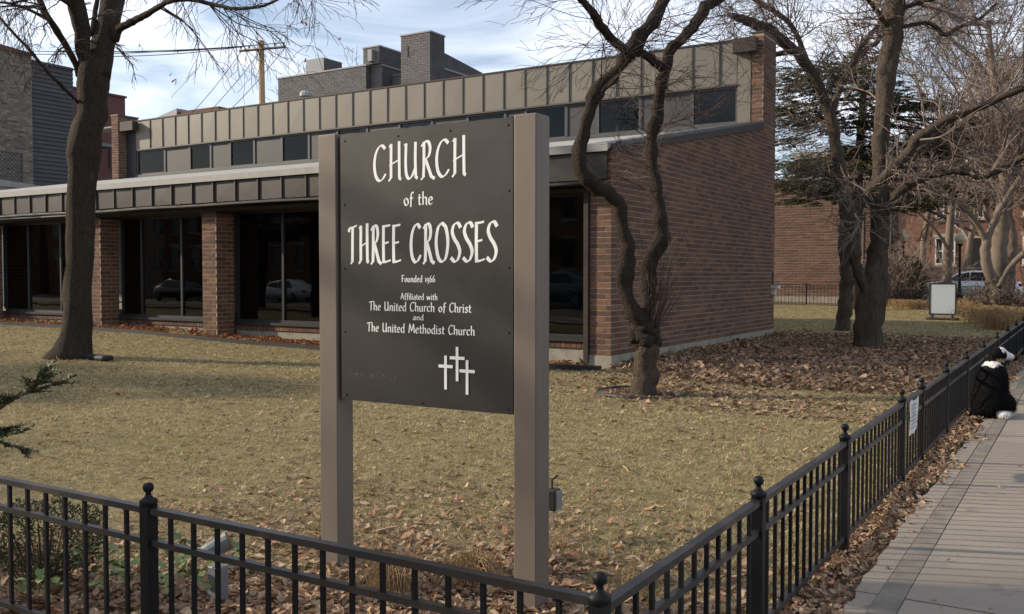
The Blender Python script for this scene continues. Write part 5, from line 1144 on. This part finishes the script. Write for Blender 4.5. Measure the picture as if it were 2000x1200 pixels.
row_house('brown brick house across the far street, left of the white car', X(1768)-8.2, X(1768)-.1, Hy+1, 10, 'brick_far', [(X(1768)-6.6, X(1768)-5.4), (X(1768)-3.6, X(1768)-2.4)], None, zb=.5)
# houses across the front street, behind the camera (mirrored in the glass)
for i, x in enumerate(range(-96, 20, 9)):
    row_house(['plain brick house', 'narrow brown house', 'orange brick house'][i % 3]+' across the front street, number %s from the corner' % ['one','two','three','four','five','six','seven','eight','nine','ten','eleven','twelve','thirteen'][i % 13], x, x+8.7, -22-(i % 3)*.6, 8.5+(i*37 % 5)*.7, ['brick_far', 'brick_orange', 'brick_buff'][i % 3], [(x+1.2, x+2.3), (x+3.7, x+4.8), (x+6.2, x+7.3)], None, zb=.2, group='houses across the front street', south=False, fm='frame_grey')

# buff brick block and dark sided extension on the left
lb = thing('brick_block', 'tall buff brick building with a dark clapboard extension at the left edge', 'building', (-50, 30, 0))
MB().box((-70, 22, 0), (-50.02, 30.45, 13.75)).build('wall', M['mortar_grey'], lb)
mb = MB(); bricks_joined(mb, 0, -50.02, 1, 28.2, 30.45, 4.5, 13.75, .34, .13, .03); mb.build('brickwork', M['brick_buff'], lb, kind='stuff')
mb = MB(); mb.prism([(22, 13.752), (30.5, 13.752), (30.5, 13.9), (22, 14.55)], 0, -70, -49.93); mb.build('coping', M['brick_far'], lb)
MB().box((-70, 30.5, 0), (-50.25, 33.05, 13.45)).build('extension', M['siding'], lb)
k = 0; z = 3.5
while z < 13.4:
    mb = MB(); mb.prism([(-50.245, z), (-50.16, z), (-50.22, z+.228), (-50.245, z+.228)], 1, 30.5, 33.05); mb.v = [v[:, [0, 1, 2]] for v in mb.v]
    mb = MB(); mb.add([(-50.245, 30.5, z), (-50.16, 30.5, z), (-50.22, 30.5, z+.228), (-50.245, 30.5, z+.228), (-50.245, 33.05, z), (-50.16, 33.05, z), (-50.22, 33.05, z+.228), (-50.245, 33.05, z+.228)], [(0,1,2,3),(7,6,5,4),(1,5,6,2),(0,4,5,1),(2,6,7,3)])
    mb.build('siding_board', M['siding'], lb); z += .23
MB().box((-70, 30.46, 13.47), (-50.1, 33.1, 13.56)).build('coping', M['siding'], lb)
# lattice screen and pale garage at the foot of it
lt = thing('lattice_screen', 'dark wooden lattice screen in front of the buff brick building', 'fence', (-47, 27.5, 0))
y0, y1, z0, z1 = 25.4, 28.05, 6.45, 7.95
def lx(p): return (-47.0, p[0], p[1])
fr_ = MB(); fr_.box((-47.04, y0, z0), (-46.96, y0+.08, z1)); fr_.box((-47.04, y1-.08, z0), (-46.96, y1, z1)); fr_.box((-47.04, y0+.08, z0), (-46.96, y1-.08, z0+.08)); fr_.box((-47.04, y0+.08, z1-.08), (-46.96, y1-.08, z1)); fr_.build('frame', M['lattice'], lt)
for s_ in (1, -1):
    c_ = y0-1.6 if s_ > 0 else y0
    while c_ < (y1 if s_ > 0 else y1+1.6):
        a_ = [(c_+s_*(z-z0), z) for z in (z0+.08, z1-.08)]; (ya, za), (yb_, zb_) = a_
        t0 = 0.0; t1 = 1.0; dy = yb_-ya
        for lim, sg in ((y0+.08, 1), (y1-.08, -1)):
            if dy*sg > 0: t0 = max(t0, (lim-ya)/dy)
            else: t1 = min(t1, (lim-ya)/dy)
        if t1-t0 > .05: MB().tube([(-47+.012*s_, ya+dy*t0, za+(zb_-za)*t0), (-47+.012*s_, ya+dy*t1, za+(zb_-za)*t1)], .022, 4).build('slat', M['lattice'], lt)
        c_ += .2
gr = thing('garage', 'pale clapboard garage with white gutter at the left edge behind the church roof', 'garage', (-44, 25, 0))
MB().box((-60, 22, 0), (-43.02, 27.3, 5.75)).build('wall', M['siding_pale'], gr)
for k in range(16): MB().add([(-43.015, 22, 3.4+.15*k), (-42.965, 22, 3.4+.15*k), (-43.0, 22, 3.545+.15*k), (-43.015, 27.3, 3.4+.15*k), (-42.965, 27.3, 3.4+.15*k), (-43.0, 27.3, 3.545+.15*k)], [(1,4,5,2),(0,3,4,1)]).build('siding_board', M['siding_pale'], gr)
mb = MB(); mb.prism([(21.9, 5.752), (27.5, 5.752), (27.5, 5.85), (21.9, 6.25)], 0, -60, -42.8); mb.build('roof', M['roofing'], gr)
MB().tube([(-42.9, 27.42, 5.72), (-42.9, 27.42, 3.5)], .05, 8).build('downspout', M['trim_white'], gr)
# maroon building
mr = thing('maroon_building', 'flat maroon brick building between the big left tree and the church', 'building', (-62, 43, 0))
MB().box((-82, 34, 0), (-62.0, 45.05, 14.95)).build('wall', M['maroon'], mr)
MB().box((-82, 33.9, 14.952), (-61.9, 45.15, 15.1)).build('coping', M['maroon'], mr)
MB().box((-61.995, 38, 11.1), (-61.8, 45.0, 11.35)).build('ledge', M['steel_light'], mr)
for y_ in (42.2, 43.6): MB().box((-61.995, y_, 9.6), (-61.9, y_+.6, 10.9)).build('window', M['car_glass'], mr)
# small house top beyond the roof
hs = thing('small_house', 'small white and red house top just above the church roof line', 'house', (-86, 72, 0))
MB().box((-90.2, 70.0, 0), (-87.05, 76, 19.3)).build('front_wall', M['trim_white'], hs)
MB().box((-87.04, 70.01, 0), (-80.5, 78, 19.9)).build('side_wall', M['brick_orange'], hs)
mb = MB(); mb.prism([(-90.4, 19.31), (-87.05, 19.31), (-87.05, 20.25), (-90.4, 19.55)], 1, 69.8, 76); mb.build('roof', M['steel'], hs)
# grey brick building with towers
gb = thing('grey_building', 'grey brick building with dark stepped towers rising behind the church roof', 'building', (-45, 52, 0))
def block(x0, x1, y0, y1, z0, z1, nm, tone=True):
    MB().box((x0, y0, z0), (x1, y1, z1)).build(nm, M['mortar_grey'], gb)
    mb = MB(); bricks_joined(mb, 1, y0, -1, x0, x1, max(z0, 11.5), z1, .55, .17, .03); mb.build('brickwork', M['brick_grey'], gb, kind='stuff')
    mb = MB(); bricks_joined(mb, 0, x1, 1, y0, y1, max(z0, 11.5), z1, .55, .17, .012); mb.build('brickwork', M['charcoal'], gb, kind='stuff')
    MB().box((x0-.06, y0-.06, z1+.002), (x1+.06, y1+.06, z1+.10)).build('coping', M['steel'], gb)
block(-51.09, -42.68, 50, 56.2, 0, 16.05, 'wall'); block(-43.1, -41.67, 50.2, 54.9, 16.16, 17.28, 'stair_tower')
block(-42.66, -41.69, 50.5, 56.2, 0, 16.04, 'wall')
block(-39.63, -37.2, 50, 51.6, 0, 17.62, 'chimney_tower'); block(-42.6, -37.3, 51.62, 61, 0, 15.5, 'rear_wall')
mb = MB(); mb.prism([(51.62, 15.4), (62.8, 15.4), (51.62, 16.6)], 0, -38, -37.25); mb.build('sloped_parapet', M['charcoal'], gb)
MB().box((-39.05, 49.97, 16.2), (-38.95, 49.99, 16.9)).build('vent_slot', M['dark_hole'], gb)
MB().box((-42.45, 49.9, 16.3), (-42.1, 50.18, 17.1)).build('meter_cabinet', M['steel'], gb)
hv = thing('roof_unit', 'grey sheet metal air unit on top of the grey brick building', 'air unit', (-49.3, 52.5, 16.15))
MB().box((-50.2, 52, 16.16), (-48.45, 54, 17.72)).build('cabinet', M['steel_light'], hv); MB().box((-48.447, 52.1, 16.2), (-48.40, 53.9, 17.65)).build('grille', M['charcoal'], hv)
vt = thing('roof_vent', 'small white mushroom vent on the upper church roof edge', 'vent', (-25.6, YU+1.2, 7.8))
pv = at(599, 192, 1, YU+1.2); MB().lathe((pv[0], YU+1.2, 7.80), [(.10, 0), (.10, .38), (.26, .38), (.26, .48), (.2, .56), (0, .58)], 12).build('cowl', M['flashing'], vt)
# utility pole
up_ = thing('utility_pole', 'wooden utility pole with crossarm and wires behind the church roof', 'pole', (-46.4, 44, 0))
MB().tube([(-46.3, 44, 0), (-46.38, 44, 9), (-46.47, 44, 16.98)], [.24, .215, .19], 10, cap=True).build('pole', M['wood_pole'], up_)
a, b = at(468, 100, 1, 43.82), at(557, 92, 1, 43.82); MB().tube([a, b], .085, 4, cap=True).build('crossarm', M['wood_arm'], up_)
tips = []
for t_ in (.03, .22, .78, .97):
    p = a+(b-a)*t_; tips.append(p+[0, 0, .28]); MB().lathe((p[0], p[1], p[2]+.09), [(.03, 0), (.03, .06), (.07, .08), (.07, .14), (.04, .19), (0, .2)], 8).build('insulator', M['rubber'], up_)
def wire(p, q, sag, par): pth = np.array([p+(q-p)*t-np.array((0, 0, sag*4*t*(1-t))) for t in np.linspace(0, 1, 14)]); MB().tube(pth, .026, 4).build('wire', M['wire'], par)
for p, (px, py, y_) in zip(tips, ((150,97,40),(150,110,40),(60,100,40),(40,106,40))): wire(p, at(px, py, 1, y_), .25, up_)
for p, (px, py) in zip((a+[.1,0,-.1], (a+b)/2, b-[.1,0,.1]), ((345,250),(375,250),(410,250))): wire(np.array(p), at(px, py, 1, 46), .3, up_)

# ================================================================== FAR END OF THE LAWN
def lamp_post(px, y, top, label):
    x = float(at(px, 500, 1, y)[0]); z = float(g(x, y)); t = thing('lamp_post', label, 'street lamp', (x, y, z), 'globe street lamps along the far street')
    MB().lathe((x, y, z), [(.16, 0), (.16, .25), (.09, .4), (.06, .9), (.05, top-.65-z), (.10, top-.60-z), (.13, top-.52-z)], 10).build('post', M['iron'], t, smooth=False)
    MB().lathe((x, y, top-.5), [(.13, 0), (.23, .10), (.26, .22), (.22, .36), (.12, .46), (.09, .50)], 14).build('globe', M['globe'], t, smooth=True); MB().lathe((x, y, top), [(.09, 0), (.05, .06), (.03, .14), (0, .16)], 8).build('finial', M['globe'], t)
lamp_post(1875, 48, 3.62, 'globe street lamp in front of the row house doorway'); lamp_post(1764, 48.4, 3.78, 'globe street lamp half hidden by the shrubs right of the forked trunk')
spots = [(1885,36,'left of the pale tree trunk, nearest the display board'), (1905,34.5,'in front of the pale tree, lower clump'), (1925,32,'right in front of the pale tree foot'), (1945,30,'nearest the black side fence under the pale tree'), (1790,40,'left of the display board'), (1760,40.5,'right of the thick forked trunk, far back'), (1968,32,'at the right edge against the side fence')]
for px, y, wh in spots:
    x = float(at(px, 560, 1, y)[0]); tuft(0, 0, 230, .85 if px > 1800 else .6, .55, 'tan dry ornamental grass clump '+wh, 'ornamental_grass', 'dry ornamental grasses at the far end of the lawn', .55, np.array((x, y, float(g(x, y)))), 'grass')
def far_shrub(px, y, h, w, label, twigm, n=26):
    x = float(at(px, 538, 1, y)[0]); b = np.array((x, y, float(g(x, y)))); T_ = thing('bare_shrub', label, 'shrub', b, 'bare shrubs along the far street'); mb = MB(); o = opt((-.02, .0, .03), (0, 5, 5), .009, .16)
    for k in range(n): grow(mb, b+[w*.4*rng.normal(), .4*rng.normal(), 0], nrm(np.array((.5*rng.normal(), .5*rng.normal(), 1))), h*rng.uniform(.4, .8), .017, 2, o)
    mb.build('branches', M[twigm], T_)
far_shrub(1758, 44.2, 3.6, 1.6, 'tangled bare grey shrub right of the thick forked trunk', 'twig_pale', 46); far_shrub(1812, 55, 3.0, 1.4, 'tangled bare shrub in front of the row house, above the white car bonnet', 'twig_pale', 36)
far_shrub(1765, 43.4, 1.5, 1.4, 'low dark bare shrub left of the display board', 'twig', 34); far_shrub(1985, 34, 1.4, 1.6, 'low dark reddish bare hedge at the right edge', 'twig', 50); far_shrub(1955, 37, 1.5, 1.6, 'dark bare shrub behind the pale tree foot', 'twig', 30)
x = float(at(1776, 538, 1, 44.5)[0]); b = np.array((x, 44.5, float(g(x, 44.5)))); es = thing('evergreen_shrub', 'dark green evergreen shrub behind the display board', 'shrub', b); mb = MB(); V = []; F = []
for j in range(2600):
    v = nrm(rng.normal(0, 1, 3)); p = b+[0, 0, 1.1]+v*rng.uniform(.5, 1)**.5*np.array((.65, .7, 1.05)); e = nrm(v+rng.normal(0, .8, 3)); w = .03*nrm(np.cross(e, rng.normal(0, 1, 3))); V += [p-w, p+w, p+e*.13]; F.append((3*j, 3*j+1, 3*j+2))
mb.add(V, F).build('foliage', M['needle'], es, kind='stuff'); MB().tube([b, b+[0, 0, 1.3]], .05, 6).build('stem', M['twig'], es)

# street trees of the front street (outside the picture): they stripe the lawn with soft shade and show in the glass
for i, (x, y, a, s_) in enumerate(((-13, -2.0, 1.0, .9), (-24, -2.2, 2.6, 1.0), (-36, -2.1, 4.0, .95), (-9, -16, 5.1, 1.0), (-44, 5.5, 3.3, 1.0), (-39, 10.5, 5.6, .9))):
    c = copy_tree(treeL); c.location = (x, y, -.05); c.rotation_euler = (0, 0, a); c.scale = (s_, s_, s_)
    c['label'] = 'bare street tree along the front street, %s' % ['nearest the sign', 'second from the sign', 'third from the sign', 'across the road', 'west of the lawn', 'west of the lawn by the church'][i]; c['group'] = 'bare street trees along the front street'

for x, y, a, s_, l in ((-19.5, -1.4, .6, .58, 'small dense unseen evergreen tree added near the front fence to shade the lawn'), (-27, 3.3, 2.2, .80, 'taller dense unseen evergreen tree added west of the lawn to shade it')):  # evergreens added out of view, placed to throw shade bands across the lawn
    c = copy_tree(er); c.location = (x, y, -.05); c.rotation_euler = (0, 0, a); c.scale = (s_, s_, s_); c['label'] = l; c['group'] = 'unseen evergreen trees added to shade the lawn'
